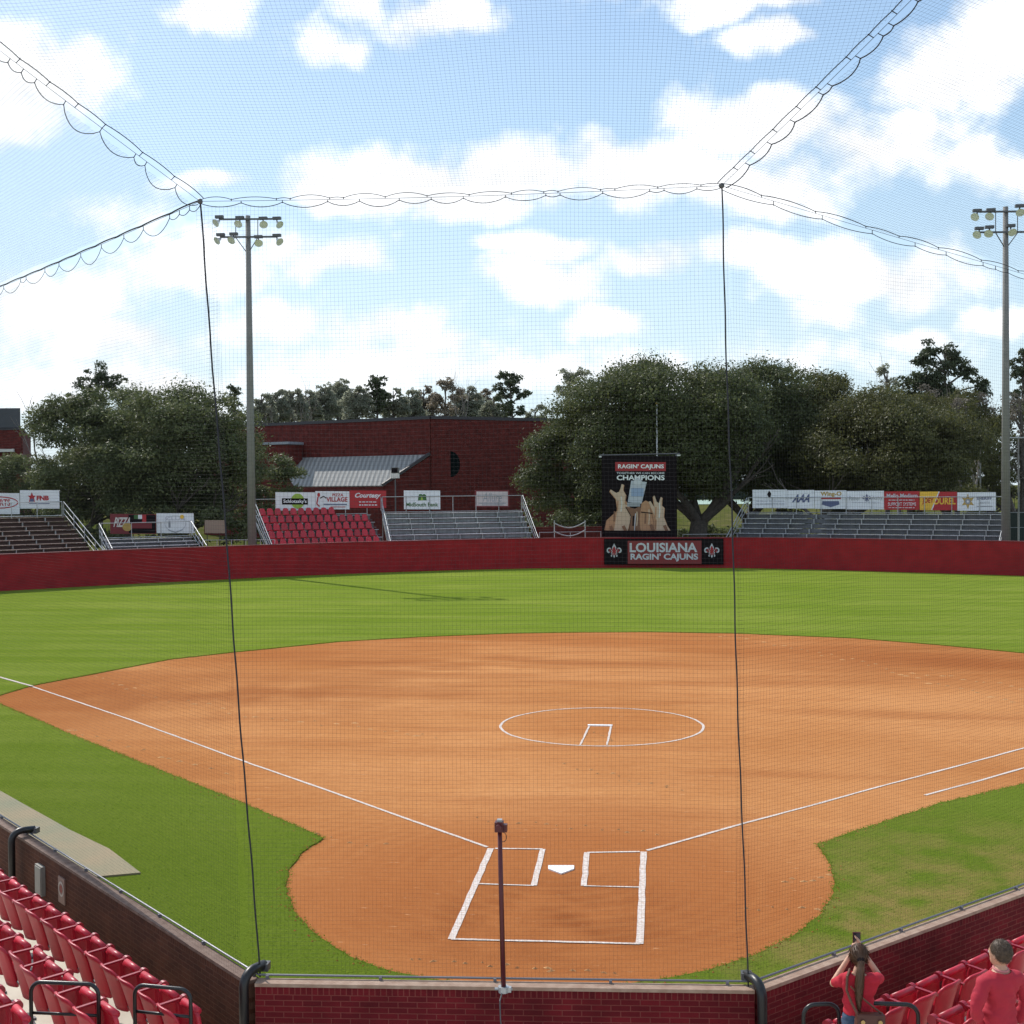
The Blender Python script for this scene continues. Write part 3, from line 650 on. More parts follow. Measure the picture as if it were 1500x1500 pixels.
mb.build('ring_emblem',[mat('faded_white',(.45,.40,.36),.6),mat('faded_red',(.30,.05,.04),.6)],s,origin=o3)

# ---- camera on its maroon pole
pb=G(738,1446,ZT)+fn*.05; pb.z=ZT; dpt=(pb-CAM).dot(fwd); pt=P(732,1216,dpt-.05)
root=empty('camera_pole',pb); tag(root,'thin maroon pole with a small camera on top, standing on the front wall','camera pole')
mb=MB(); mb.tube([Vector((0,0,0)),pt-pb],[.027,.023],12); mb.build('pole',M_maroon,root,smooth=True)
mb=MB(); mb.tube([(0,0,-.03),(0,0,.03)],.055,14); mb.box((.05,0,.0),(.06,.05,.05)); mb.tube([(-.09,.0,.0),(.09,0,.0)],.014,8); mb.build('clamp',M_galv,root)
tp=pt-pb
mb=MB(); mb.box(tp+Vector((-.005,0,.04)),(.085,.10,.10)); mb.box(tp+Vector((.045,.02,.02)),(.06,.07,.075)); mb.tube([tp+Vector((-.005,-.10,.045)),tp+Vector((-.005,-.05,.045))],.03,12); mb.build('camera_body',M_maroon,root)
mb=MB(); mb.box(tp+Vector((0,0,.10)),(.05,.05,.025)); mb.box(tp+Vector((-.005,-.054,.045)),(.035,.008,.03)); mb.build('camera_fitting',M_galv,root)
mb=MB(); mb.tube([Vector((-.01,-.02,-.02)),Vector((-.02,-.16,-.06)),Vector((-.01,-.20,-.25)),Vector((.03,-.20,-.45)),Vector((.05,-.20,-.80))],.007,6); mb.build('cable',M_iron,root)
mb=MB(); pts=[Vector((math.sin(a)*.04+.03,0,-.02-.05*(1-math.cos(a)))) for a in np.linspace(0,6,14)]
mb.tube([tp+p for p in pts],.004,5); mb.build('camera_cable',M_black,root)

# ------------------------------------------------------------------ backstop netting
CELL=.0425; TW=.00072
TLd=(G(381,1424,ZT)-CAM).dot(fwd); TRd=(G(1096,1438,ZT)-CAM).dot(fwd)
TL=P(293,295,TLd); TR=P(1057,272,TRd); BL=G(381,1424,ZT+.05); BR=G(1096,1438,ZT+.05)
WLo=ext(WL,WLL,1.75); WRo=ext(WR,WRR,2.2)
fd_L=(G(0,1197,ZT)-CAM).dot(fwd); fd_R=(G(1500,1299,ZT)-CAM).dot(fwd)
TLL=P(0,418,fd_L); TRR=P(1500,398,fd_R); 
TLo=ext(TL,TLL,1.75); TRo=ext(TR,TRR,2.2)
ULd=TLd-2.6; URd=TRd-2.6
UL=ext(TL,P(-90,0,ULd),1.6); UR=ext(TR,P(1330,0,URd),1.6)
def wob(p,amp):
    x,y,z=p
    return Vector((math.sin(y*1.3+z*.9)*amp*.35+math.sin(z*3.1+x*2.0)*amp*.12, math.sin(x*.8+z*.55)*amp+math.sin(x*2.3-z*1.7)*amp*.3, math.sin(x*1.7+y*1.1+z*.4)*amp*.45+math.sin(x*4.1+z*.7)*amp*.12))
def net(label, poly, udir, amp=.05, sag=0.0, name='backstop_net', rootp=None):
    poly=[Vector(p) for p in poly]; nrm=Vector((0,0,0))
    for i in range(len(poly)): nrm+= (poly[i]-poly[0]).cross(poly[(i+1)%len(poly)]-poly[0])
    nrm.normalize(); c=sum(poly,Vector())/len(poly)
    u=(udir-nrm*udir.dot(nrm)).normalized(); vv=nrm.cross(u)
    q=[((p-c).dot(u),(p-c).dot(vv)) for p in poly]
    def clip(axis,val):
        xs=[]
        for i in range(len(q)):
            a,b=q[i],q[(i+1)%len(q)]; a0,b0=a[axis],b[axis]
            if (a0>val)!=(b0>val): t=(val-a0)/(b0-a0); xs.append(a[1-axis]+(b[1-axis]-a[1-axis])*t)
        xs.sort(); return list(zip(xs[::2],xs[1::2]))
    V=[];Fc=0
    for axis in (0,1):
        lo=min(p[axis] for p in q); hi=max(p[axis] for p in q); t=lo+CELL*.5
        while t<hi:
            for s0,s1 in clip(axis,t):
                n=max(1,int((s1-s0)/.32)); ss=[s0+(s1-s0)*i/n for i in range(n+1)]
                ring=[]
                for s_ in ss:
                    a,b=(t,s_) if axis==0 else (s_,t)
                    p=c+u*a+vv*b; p=p+wob(p,amp)
                    ring.append(p)
                d=(ring[-1]-ring[0])
                if d.length<1e-4: continue
                d.normalize(); e1=d.cross(nrm).normalized()*TW; e2=nrm*TW
                offs=[e2,-e2*.5+e1*.866,-e2*.5-e1*.866]
                for i in range(n):
                    A,B=ring[i],ring[i+1]
                    for k_ in range(3):
                        o1,o2=offs[k_],offs[(k_+1)%3]; V+= [A+o1,A+o2,B+o2,B+o1]
            t+=CELL
    base=Vector(rootp) if rootp else Vector((c.x,c.y,min(p.z for p in poly)))
    V=np.array([tuple(p-base) for p in V]); o=np_mesh(name,V,4,M_net,None,base); tag(o,label,'net','backstop netting panels'); return o
hvec=(TR-TL).normalized()
net('dark mesh net panel hanging straight behind home plate between the two lacing ropes',[BL-hvec*.06,BR+hvec*.06,TR-UP*.05+hvec*.06,TL-UP*.05-hvec*.06],hvec,.03)
net('dark mesh net panel above the brown brick wall on the left',[G(381,1424,ZT+.05),TL-UP*.14,TLo-UP*.14,Vector((WLo.x,WLo.y,ZT+.05))],UP,.03)
net('dark mesh net panel above the right stand wall',[G(1096,1438,ZT+.05),TR-UP*.12,TRo-UP*.12,Vector((WRo.x,WRo.y,ZT+.05))],UP,.05)
net('overhead mesh net stretched upward from the cable straight behind home plate',[TL+UP*.05,TR+UP*.05,UR,UL],hvec,.05)
net('overhead triangular mesh net on the left between two rope bundles',[TL-RH*.12,TLo,UL-RH*.15],(TLL-TL),.05)
net('overhead triangular mesh net on the right between two rope bundles',[TR+RH*.08,TRo,UR+RH*.10],(TRR-TR),.05)

def rope_run(A,B,n,specs,label,seed,name='net_cable'):
    """main cable with border ropes looping below/above it and tied at intervals"""
    r=random.Random(seed); root=empty(name,A); tag(root,label,'cable','rope bundles along the top edges of the net')
    mb=MB(); d=B-A; 
    def sagp(t): return A+d*t-UP*(.03*math.sin(math.pi*t))
    mb.tube([sagp(i/24)-A for i in range(25)],.0025,5); mb.build('wire',M_rope,root)
    mt=MB()
    for (side,off,amp,rr) in specs:
        ts=[0]; 
        while ts[-1]<1: ts.append(ts[-1]+(1/n)*r.choice([.35,.8,1,1.05,1.15]))
        ts[-1]=1; pts=[]
        for a,b in zip(ts[:-1],ts[1:]):
            am=amp*min(1,(b-a)*n)*r.uniform(.7,1.2)
            for i in range(9):
                s=i/9; pts.append(sagp(a+(b-a)*s)+side*(off+am*(math.sin(math.pi*s)**.8))-A)
            if a>0: mt=MB(); mt.tube([sagp(a)-A,sagp(a)+side*(off+.01)-A],.0045,5); mt.build('tie',M_rope,root)
        pts.append(B-A+side*off); m2=MB(); m2.tube(pts,rr,6); m2.build('rope',M_rope,root)
    return root
perpL=(TLL-TL).normalized()
rope_run(TL,TR,13,[(UP,.015,.036,.0036),(-UP,.02,.055,.0042)],'scalloped rope and cable across the top of the net behind home plate',1)
rope_run(TL,TLo,17,[(-UP,.04,.14,.004),(UP,.01,.01,.009)],'thick rope bundle with hanging loops falling away to the left edge',2)
rope_run(TR,TRo,16,[(UP,.02,.03,.0045),(-UP,.04,.03,.004)],'doubled rope sloping down past the right light pole',3)
rope_run(TL,UL,12,[((-UP*.8-RH*.5).normalized(),.04,.11,.0045),((UP*.6+RH*.6).normalized(),.05,.015,.0045)],'rope bundle climbing from the left net corner to the upper left',4)
rope_run(TR,UR,12,[((RH*.8-UP*.4).normalized(),.05,.045,.006),((UP*.5-RH*.8).normalized(),.05,.008,.005)],'rope bundle climbing from the right net corner to the top edge',5)
def lacing(A,B,mid,label,rr):
    root=empty('lacing_rope',A); tag(root,label,'rope','vertical lacing ropes joining the net panels')
    mb=MB(); n=60; pts=[]
    for i in range(n+1):
        t=i/n; p=A.lerp(B,t)+mid*math.sin(math.pi*t)*1.0; pts.append(p-A+RH*(math.sin(i*.9)*.003+math.sin(i*.23)*.004))
    mb.tube(pts,rr,8); mb.build('rope',M_rope,root,smooth=True)
    mb=MB(); mb.sphere(B-A,.03,10,8); mb.build('shackle',M_iron,root)
lacing(BL-UP*.05,TL,RH*0.0,'black lacing rope from the left wall corner leaning up to the net corner',.0095)
lacing(BR-UP*.05,TR,-RH*.0+RH*-.01,'black lacing rope from the right wall corner up to the net corner',.0078)

# ------------------------------------------------------------------ outfield wall
def band(pts,th,z0,z1):
    mb=MB(); n=len(pts)
    for i in range(n-1):
        a,b=Vector(pts[i]),Vector(pts[i+1]); a.z=b.z=0
        def nn(k):
            k0,k1=max(k-1,0),min(k+1,n-1); d=Vector(pts[k1])-Vector(pts[k0]); d.z=0; d.normalize(); return Vector((-d.y,d.x,0))
        na,nb=nn(i),nn(i+1)
        mb.hexa([a+UP*z0,b+UP*z0,b+nb*th+UP*z0,a+na*th+UP*z0,a+UP*z1,b+UP*z1,b+nb*th+UP*z1,a+na*th+UP*z1])
    return mb
WH=2.32
root=empty('outfield_wall',Wp[9]); tag(root,'long dark red wall curving round the back of the outfield','wall')
o3=Wp[9]
band(Wp,.25,-.05,WH).build('wall_panel',M_wallred,root,origin=o3)
capm=band([p-((p-CAM)*Vector((1,1,0))).normalized()*.03 for p in Wp],.31,WH,WH+.05); capm.build('coping',mat('wall_cap_red',(.20,.02,.025),.6),root,origin=o3)

# ------------------------------------------------------------------ signs
def text_geo(s, bold=.02, shear=0):
    cu=bpy.data.curves.new('t','FONT'); cu.body=s; cu.offset=bold; cu.shear=shear; cu.resolution_u=3
    ob=bpy.data.objects.new('t',cu); C.objects.link(ob); dg=bpy.context.evaluated_depsgraph_get(); me=bpy.data.meshes.new_from_object(ob.evaluated_get(dg))
    vs=[v.co.copy() for v in me.vertices]; fs=[tuple(p.vertices) for p in me.polygons]
    bpy.data.objects.remove(ob); bpy.data.curves.remove(cu); bpy.data.meshes.remove(me)
    x0=min(v.x for v in vs);x1=max(v.x for v in vs);y0=min(v.y for v in vs);y1=max(v.y for v in vs)
    return [((v.x-x0)/(x1-x0),(v.y-y0)/(y1-y0)) for v in vs],fs
def panel(name,label,cat,quad,base,items,group=None,th=.05,parent_name='printed_design'):
    """quad=(px0,py0,px1,py1,dL,dR). items drawn in the same measured units; each its own layer proud of the last"""
    x0,y0,x1,y1,dL,dR=quad
    A=P(x0,y1,dL); B=P(x1,y1,dR); At=P(x0,y0,dL); Bt=P(x1,y0,dR)
    hgt=((At-A).length+(Bt-B).length)/2; B=Vector((B.x,B.y,(A.z+B.z)/2)); zb=A.z
    B.z=P(x1,y1,dR).z
    uu=(B-A); nrm=uu.cross(UP).normalized(); 
    if nrm.dot(CAM-A)<0: nrm=-nrm
    def pt(px,py,l): return A+uu*((px-x0)/(x1-x0))+UP*(hgt*(y1-py)/(y1-y0))+nrm*l
    mb=MB(); mb.slab([pt(x0,y1,0),pt(x1,y1,0),pt(x1,y0,0),pt(x0,y0,0)],nrm,th)
    o=mb.build(name,base,origin=A); tag(o,label,cat,group)
    mats=[]; mb=MB(); L=.006
    for it in items:
        k=it[0]; m_=it[-1]
        if m_ not in mats: mats.append(m_)
        mb.cur=mats.index(m_); L+=.004
        if k=='t':
            _,s,a,b,c,d=it[:6]; bold=it[6] if len(it)>7 else .02; sh=it[7] if len(it)>8 else 0
            vs,fs=text_geo(s,bold,sh); mb.add([pt(a+(c-a)*v[0],d+(b-d)*v[1],L) for v in vs],fs)
        elif k=='p': mb.add([pt(px,py,L) for px,py in it[1]],[tuple(range(len(it[1])))])
        elif k=='e':
            _,cx,cy,rx,ry=it[:5]; n=28; mb.add([pt(cx+rx*math.cos(2*math.pi*i/n),cy+ry*math.sin(2*math.pi*i/n),L) for i in range(n)],[tuple(range(n))])
        elif k=='ring':
            _,cx,cy,rx,ry,tk=it[:6]; n=28; vs=[]
            for i in range(n):
                c_,s_=math.cos(2*math.pi*i/n),math.sin(2*math.pi*i/n); vs+= [pt(cx+rx*c_,cy+ry*s_,L),pt(cx+(rx-tk)*c_,cy+(ry-tk)*s_,L)]
            mb.add(vs,[(2*i,2*i+1,2*((i+1)%n)+1,2*((i+1)%n)) for i in range(n)])
        elif k=='r': a,b,c,d=it[1:5]; mb.add([pt(a,d,L),pt(c,d,L),pt(c,b,L),pt(a,b,L)],[(0,1,2,3)])
        elif k=='l':                     # polyline with width in measured units
            pts_=it[1]; wd=it[2]
            for (xa,ya),(xb,yb) in zip(pts_[:-1],pts_[1:]):
                dx_,dy_=xb-xa,yb-ya; ll=math.hypot(dx_,dy_) or 1; ox,oy=-dy_/ll*wd/2,dx_/ll*wd/2
                mb.add([pt(xa+ox,ya+oy,L),pt(xb+ox,yb+oy,L),pt(xb-ox,yb-oy,L),pt(xa-ox,ya-oy,L)],[(0,1,2,3)])
    if mb.v: mb.build(parent_name,mats,o,origin=A)
    return o
def smallprint(x0,y0,x1,y1,m,rows=2,h=1.6,seed=0):
    r=random.Random(seed); out=[]
    for k in range(rows):
        y=y0+(y1-y0)*(k+.5)/rows; x=x0
        while x<x1:
            w_=r.uniform(2.2,6); out.append(('r',x,y-h/2,min(x+w_,x1),y+h/2,m)); x+=w_+1.2
    return out
def depth_at(px,py=None):
    # depth of the outfield wall along this sight line
    best=None
    for (xa,ya),(xb,yb),pa,pb_ in zip(wall_px[:-1],wall_px[1:],Wp[:-1],Wp[1:]):
        if xa<=px<=xb: p=pa.lerp(pb_,(px-xa)/(xb-xa)); return (p-CAM).dot(fwd)
    return 90
def fleur(cx,cy,s,m):
    out=[('p',[(cx,cy-15*s),(cx+4*s,cy-7*s),(cx+3*s,cy+2*s),(cx+1.2*s,cy+4*s),(cx+1.8*s,cy+10*s),(cx,cy+14*s),(cx-1.8*s,cy+10*s),(cx-1.2*s,cy+4*s),(cx-3*s,cy+2*s),(cx-4*s,cy-7*s)],m)]
    for g in (-1,1):
        out.append(('l',[(cx+g*2*s,cy+4*s),(cx+g*5*s,cy-2*s),(cx+g*9*s,cy-6*s),(cx+g*13*s,cy-4*s),(cx+g*13.5*s,cy+1*s),(cx+g*10*s,cy+3*s),(cx+g*9*s,cy)],2.6*s,m))
        out.append(('l',[(cx+g*2*s,cy+5*s),(cx+g*6*s,cy+9*s),(cx+g*4.5*s,cy+11*s)],2*s,m))
    out.append(('r',cx-6*s,cy+2.6*s,cx+6*s,cy+5*s,m)); return out
M_ltgrey=mat('print_light_grey',(.52,.54,.60),.5)
d1,d2=depth_at(884)-.12,depth_at(1060)-.12
it=[('r',920,792,1028,826,mat('banner_crimson',(.20,.014,.02),.5)),('t','LOUISIANA',923,795,1022,809,.03,M_ltgrey),('t',"RAGIN' CAJUNS",924,810.5,1023,822.5,.035,M_ltgrey)]
it+=fleur(900,807,.75,M_ltgrey)+fleur(900,807,.52,M_redglow)+fleur(1043,807,.75,M_ltgrey)+fleur(1043,807,.52,M_redglow)
panel('team_banner','black and crimson banner with team name between two fleur-de-lis, on the outfield wall','banner',(885,789,1060,827,d1,d2),M_blk,it,th=.03)

# ---- tall poster banner on its frame
dB=depth_at(937)+2.0
skin1=mat('print_skin',(.42,.22,.12),.5); skin2=mat('print_skin_pale',(.52,.38,.28),.5); skin3=mat('print_skin_dark',(.20,.09,.05),.5); silver=mat('print_silver',(.42,.45,.52),.5)
it=[('r',902,677,976,690,M_redglow),('t',"RAGIN' CAJUNS",906,680,973,688,.03,M_white),('t','TOGETHER WE CAN BECOME',904,691.5,974,694.5,.02,M_ltgrey),('t','CHAMPIONS',904,696,974,703.5,.03,M_white),
 ('p',[(889,762),(900,752),(910,742),(906,730),(912,727),(920,738),(914,760),(899,781),(886,776)],skin1),
 ('p',[(903,722),(895,717),(894,720),(903,731),(905,745),(902,762),(899,780),(917,784),(925,758),(922,742),(915,738),(917,725),(913,718),(914,710),(911,709),(908,720)],skin2),
 ('p',[(925,704),(948,706),(940,738),(920,735)],silver),('r',919,736,938,742,M_grey),('e',935,706,6,5,M_ltgrey),('r',925,715,943,727,mat('print_blue',(.25,.33,.5),.5)),
 ('p',[(917,742),(930,745),(937,742),(943,752),(942,768),(937,781),(921,781),(925,756)],skin3),
 ('p',[(940,737),(946,733),(953,737),(957,748),(960,764),(962,781),(938,781),(937,760)],skin1),
 ('p',[(953,742),(959,751),(963,757),(972,759),(976,768),(980,780),(958,781),(958,765)],skin1),
 ('p',[(957,727),(959,726),(962,735),(965,737),(968,728),(970,729),(969,740),(973,744),(972,757),(977,770),(984,781),(961,782),(962,762),(953,742),(950,735),(953,734),(959,744)],skin2),
 ('l',[(939,750),(956,752)],1.4,M_blk),('l',[(931,752),(929,779)],1.2,M_ltgrey),
 ('r',886,777,989,787,M_blk)]
pb_=sk=[]
for q_ in it:
    if q_[0]=='p' and q_[-1] in (skin1,skin2,skin3):
        cx_=sum(a for a,b in q_[1])/len(q_[1]); cy_=sum(b for a,b in q_[1])/len(q_[1]); dk={skin1.name:skin3,skin2.name:skin1,skin3.name:M_blk}[q_[-1].name]
        sk.append(('p',[(a+.9*(1 if a<cx_ else -1)*-1,b+.6) for a,b in q_[1]],dk)); sk.append(q_)
        sk.append(('l',[(cx_+1.5,cy_-9),(cx_+2.2,cy_+2),(cx_+1,cy_+13)],1.8,skin2 if q_[-1] is not skin2 else M_cream))
        sk.append(('l',[(cx_-3.5,cy_-3),(cx_-4.2,cy_+12)],2.2,dk))
    elif q_[0]=='r' and q_[1]==886:
        for k_ in range(5): sk.append(('l',[(892+k_*20+random.uniform(-3,3),770+random.uniform(-3,2)),(898+k_*20,781)],4.5,skin3))
        sk.append(q_)
    else: sk.append(q_)
it=sk
panel('poster_banner','tall black poster of raised hands and a trophy on a frame above the wall','banner',(882,668,992,788,dB,dB),M_blk,it,th=.03)
root=empty('banner_frame',P(937,790,dB+.15)*1); gz=0; base=Vector((P(937,790,dB+.2).x,P(937,790,dB+.2).y,0)); root.location=base
tag(root,'dark steel frame holding up the tall black poster','frame')
mb=MB()
for px in (884,990): q=P(px,664,dB+.2); mb.tube([Vector((q.x,q.y,0))-base,q-base],.06,8)
mb.build('post',M_iron,root)
mb=MB(); mb.tube([P(878,667,dB+.13)-base,P(996,664.5,dB+.13)-base],.05,8); mb.build('crossbar',M_iron,root)
mb=MB()
for px,py in ((880,669),(994,667)): mb.box(P(px,py,dB+.02)-base,(.28,.06,.12))
mb.build('bracket',mat('bracket_white',(.6,.6,.6),.5),root)
# flagpole
q=P(962,592,dB+6); b0=Vector((q.x,q.y,0)); root=empty('flagpole',b0); tag(root,'thin pale flagpole rising behind the tall black poster','flagpole')
mb=MB(); mb.tube([(0,0,0),(0,0,q.z)],[.09,.05],10); mb.build('pole',mat('flagpole_white',(.62,.62,.62),.4),root,smooth=True); mb=MB(); mb.sphere((0,0,q.z+.08),.12,10,6); mb.build('finial',M_gold,root)

# ------------------------------------------------------------------ bleachers
def bleacher(label,pxL,pxR,off,rows,run,z0,z1,plank,rails=True,walk=None,back_rail=1.1,endrail='both',dL=None,dR=None,guard=True,foot=None):
    foot=foot or M_foot
    dl=dL or depth_at(pxL)+off; dr=dR or depth_at(pxR)+off
    A=P(pxL,790,dl); B=P(pxR,790,dr); A.z=B.z=0
    u_=(B-A).normalized(); n_=Vector((-u_.y,u_.x,0)); n_=n_ if n_.dot(FH)>0 else -n_
    L=(B-A).length; root=empty('bleacher',A); tag(root,label,'bleacher','bleachers beyond the outfield wall')
    dz=(z1-z0)/(rows-1); 
    for k in range(rows):
        y=n_*(run*k); z=z0+dz*k
        segs=[(0,L)] if not walk else [(0,walk[0]),(walk[1],L)]
        for a,b in segs:
            if b-a<.3: continue
            mb=MB()
            mb.bar(u_*a+y+n_*.12+UP*z,u_*b+y+n_*.12+UP*z,.26,.045); mb.build('bench',plank,root)
        mb=MB(); mb.bar(y+n_*(-.18)+UP*(z-.40),u_*L+y+n_*(-.18)+UP*(z-.40),.34,.035); mb.bar(y+n_*.30+UP*(z-.2),u_*L+y+n_*.30+UP*(z-.2),.03,.30); mb.build('footboard',foot,root)
        # bracket heads at intervals catch the light
        mb=MB(); s=.2
        while s<L: mb.box(u_*s+y+n_*.12+UP*(z-.2),(.05,.2,.36),(u_,n_,UP)); s+=1.85
        mb.build('bracket',M_galv,root)
    top=rows*run
    mb=MB(); s=0
    while s<=L+.01:
        mb.bar(u_*s+UP*0,u_*s+UP*(z0-.4),.06,.06,n_); mb.bar(u_*s+n_*top+UP*0,u_*s+n_*top+UP*(z1),.06,.06,n_); mb.bar(u_*s+UP*(z0-.45),u_*s+n_*top+UP*(z1-.42),.06,.10,UP)
        mb.bar(u_*s+UP*0.1,u_*s+n_*top+UP*(z1-.5),.05,.05,UP); s+=L/max(1,round(L/1.85))
    mb.build('understructure',M_galv,root)
    if guard:
        yb=n_*(top+.05); mb=MB(); s=0
        while s<=L+.01: mb.tube([u_*s+yb+UP*(z1-.4),u_*s+yb+UP*(z1+back_rail)],.03,6); s+=L/max(1,round(L/1.9))
        for hz in (.1,back_rail): mb.tube([yb+UP*(z1+hz),u_*L+yb+UP*(z1+hz)],.03,6)
        mb.build('back_rail',M_galv,root)
        for s,nm in ((-.12,'L'),(L+.12,'R')):
            if endrail!='both' and endrail!=nm: continue
            mb=MB(); sl=[u_*s+n_*(-.35)+UP*(z0+.45),u_*s+yb+UP*(z1+back_rail)]
            mb.tube(sl,.032,8); mb.tube([p-UP*.45 for p in sl],.024,6); mb.tube([p-UP*.85 for p in sl],.024,6)
            for t in (0,.25,.5,.75,1): p=sl[0].lerp(sl[1],t); mb.tube([p,p-UP*1.1],.028,6)
            mb.tube([sl[0],sl[0]-UP*1.6],.03,6); mb.build('side_rail',M_galv,root)
    return root,A,u_,n_,L,dz,top
def zat(py,d): return P(750,py,d).z
# A: far left, weathered
dA=depth_at(60)
A_=bleacher('weathered dark bleacher at the far left with a white signboard on top',-140,150,3.2,11,.62,1.5,zat(752,dA+9),M_alu_dull,endrail='R',foot=mat('dark_footboard',(.080,.042,.036),.8))
# B small
B_=bleacher('small grey bleacher below a red sign and a white crest sign',165,298,3.0,5,.6,zat(803,92),zat(782,94),M_alu,back_rail=1.15)
dC=depth_at(480)
C_=bleacher('bleacher filled with red seats under the advertising boards',402,572,3.0,6,.85,1.35,zat(753,dC+7.5),M_alu,back_rail=1.35,endrail='L')
D_=bleacher('bare aluminium bleacher between the red seats and the tall poster',575,788,3.0,8,.62,1.35,zat(750,depth_at(680)+7.5),mat('bright_plank',(.58,.60,.62),.5,.3,var=.15,scale=4),back_rail=1.35,foot=mat('mid_footboard',(.25,.26,.28),.6,.2,var=.2,scale=3))
E_=bleacher('wide bare aluminium bleacher under the long row of signs on the right',1068,1462,2.6,7,.66,zat(803,depth_at(1250)+2),zat(757,depth_at(1250)+7),M_alu,walk=(5.2,6.6),back_rail=1.3)

# red seats on bleacher C
def far_seat():
    root=empty('bleacher_chair',(0,0,0)); mb=MB(); n=6
    for s in (0,):
        fr=[];
        for j in range(5):
            for i in range(n+1):
                s_=i/n*2-1; t=j/4; wdt=.21*(1-.25*max(0,t-.55)*2.2*abs(1)); fr.append((s_*wdt,.16+.10*t-.05*s_*s_,.06+.42*t-.05*s_**4*(t>.7)))
        bk=[(x,y+.03,z) for x,y,z in fr]; o=len(fr); w1=n+1; fs=[]
        for j in range(4):
            for i in range(n): a=j*w1+i; fs+=[(a,a+1,a+w1+1,a+w1),(o+a,o+a+w1,o+a+w1+1,o+a+1)]
        for i in range(n): a=4*w1+i; fs.append((a,a+1,o+a+1,o+a))
        for j in range(4): a=j*w1; fs.append((a,a+w1,o+a+w1,o+a)); a+=n; fs.append((a,o+a,o+a+w1,a+w1))
        mb.add(fr+bk,fs)
    mb.build('backrest',M_seat,root,smooth=True)
    mb=MB(); mb.hexa([(-.2,-.2,.02),(.2,-.2,.02),(.19,.17,.0),(-.19,.17,.0),(-.2,-.21,.07),(.2,-.21,.07),(.19,.18,.05),(-.19,.18,.05)]); mb.build('seat',M_seat,root)
    mb=MB(); mb.box((0,0,-.05),(.3,.06,.14)); mb.build('bracket',M_iron,root); return root
fs0=far_seat(); fs0.scale=(1.2,1.2,1.2); fu=False
root_,A0,u0,n0,L0,dz0,top0=C_
rzC=math.atan2(u0.y,u0.x); nr=0
z0C=1.35
for k in range(6):
    cnt=int((L0-.2)/.62) - (0 if k<5 else 4)
    for i in range(cnt if k>0 else cnt):
        o=fs0 if not fu else copy_tree(fs0); fu=True
        p=A0+u0*(.35+i*.62)+n0*(.85*k+.02); p.z=z0C+dz0*k+.08
        o.location=p; o.rotation_euler=(0,0,rzC)
        tag(o,'small red bleacher chair, %s from the left, %s row up'%(ORD[i] if i<18 else 'last',ORD[k]),'chair','red chairs on the far bleacher')

# boards on the bleachers
gA='advertising boards on the bleachers'
def bd(pc): return pc
dz_=depth_at(60)+3.2+11*.62-.1; dl,dr=depth_at(-20)+10.0,depth_at(88)+10.0
panel('sign_board','white board with a red oval logo at the far left of the weathered bleacher','sign',(-90,722,29,753,dl+1,dr),M_white,[('ring',0,736,27,9,1.6,M_red),('t','SPORTS',-18,731,15,741,.02,M_red)],gA)
panel('sign_board','white board with a red star figure beside red letters','sign',(29.5,718,87,745,dr,dr),M_white,[('p',[(47,721),(49,726),(53,726),(50,729),(52,737),(47,733),(42,737),(44,729),(41,726),(45,726)],M_red),('e',47,733,3,3,M_blue),('t','FNB',54,726,72,733,.05,M_red),('r',43,737,73,738,M_blue)],gA)
dl,dr=depth_at(190)+6.6,depth_at(285)+6.6
panel('sign_board','dark red and black board with a slanted word and a small flag','sign',(162,753,229,782,dl,dr),M_dkred,[('r',188,754,228,781,M_blk),('t','PIZZA',166,758,190,772,.03,.5,M_cream),('e',186,772,7,6,M_gold),('r',202,754,208,760,M_white),('r',196,754,202,760,M_dgreen),('r',208,754,214,769,M_red),('r',192,766,222,774,M_dkred)],gA)
panel('sign_board','square white board with a grey crest on the small bleacher','sign',(229.5,752,284,781,dr-.1,dr),M_white,[('ring',257,767,16,12,1.3,M_ltgrey),('t','CLUB',242,756,272,762,.02,M_ltgrey),('r',247,763,250,773,M_grey),('e',267,757,3,3,M_yel),('l',[(246,776),(257,780),(268,776)],1,M_grey)],gA)
panel('sign_board','plain tan board standing between the small bleacher and the light pole','sign',(300,762,330,781,depth_at(315)+6,depth_at(315)+6),mat('tan_board',(.30,.22,.17),.7),[],gA)
dl,dr=depth_at(404)+8.1,depth_at(572)+8.1
def dd_(px,a,b,da,db): return da+(db-da)*(px-a)/(b-a)
panel('sign_board','white board with a black name bar over a green disc','sign',(404,721,462,748,dl,dd_(462,404,566,dl,dr)),M_white,[('e',436,734,10,11,M_green),('r',413,730,451,739,M_blk),('t',"Schlotzsky's",415,731.5,449,738,.03,M_white)],gA)
panel('sign_board','white board with red curved words pizza village','sign',(462.5,719.5,512,746,dd_(462,404,566,dl,dr),dd_(512,404,566,dl,dr)),M_white,[('t','PIZZA',487,723,503,727,.03,M_red),('t','VILLAGE',478,728,509,735,.03,M_red),('e',467,725,2,3,M_red),('l',[(466,728),(464,738),(468,742)],1.8,M_red),('l',[(469,730),(474,727),(478,730)],1.4,M_blk),('r',474,738,508,739.5,M_blue),('r',484,742,506,743,M_red)],gA)
panel('sign_board','bright red board with white script name','sign',(512.5,718.5,566,744,dd_(512,404,566,dl,dr),dr),M_red,[('t','Courtesy',520,722,558,731,.03,.35,M_white)]+smallprint(526,733,552,742,M_white,2,1.4,3),gA)
dl,dr=depth_at(592)+8.0,depth_at(745)+8.0
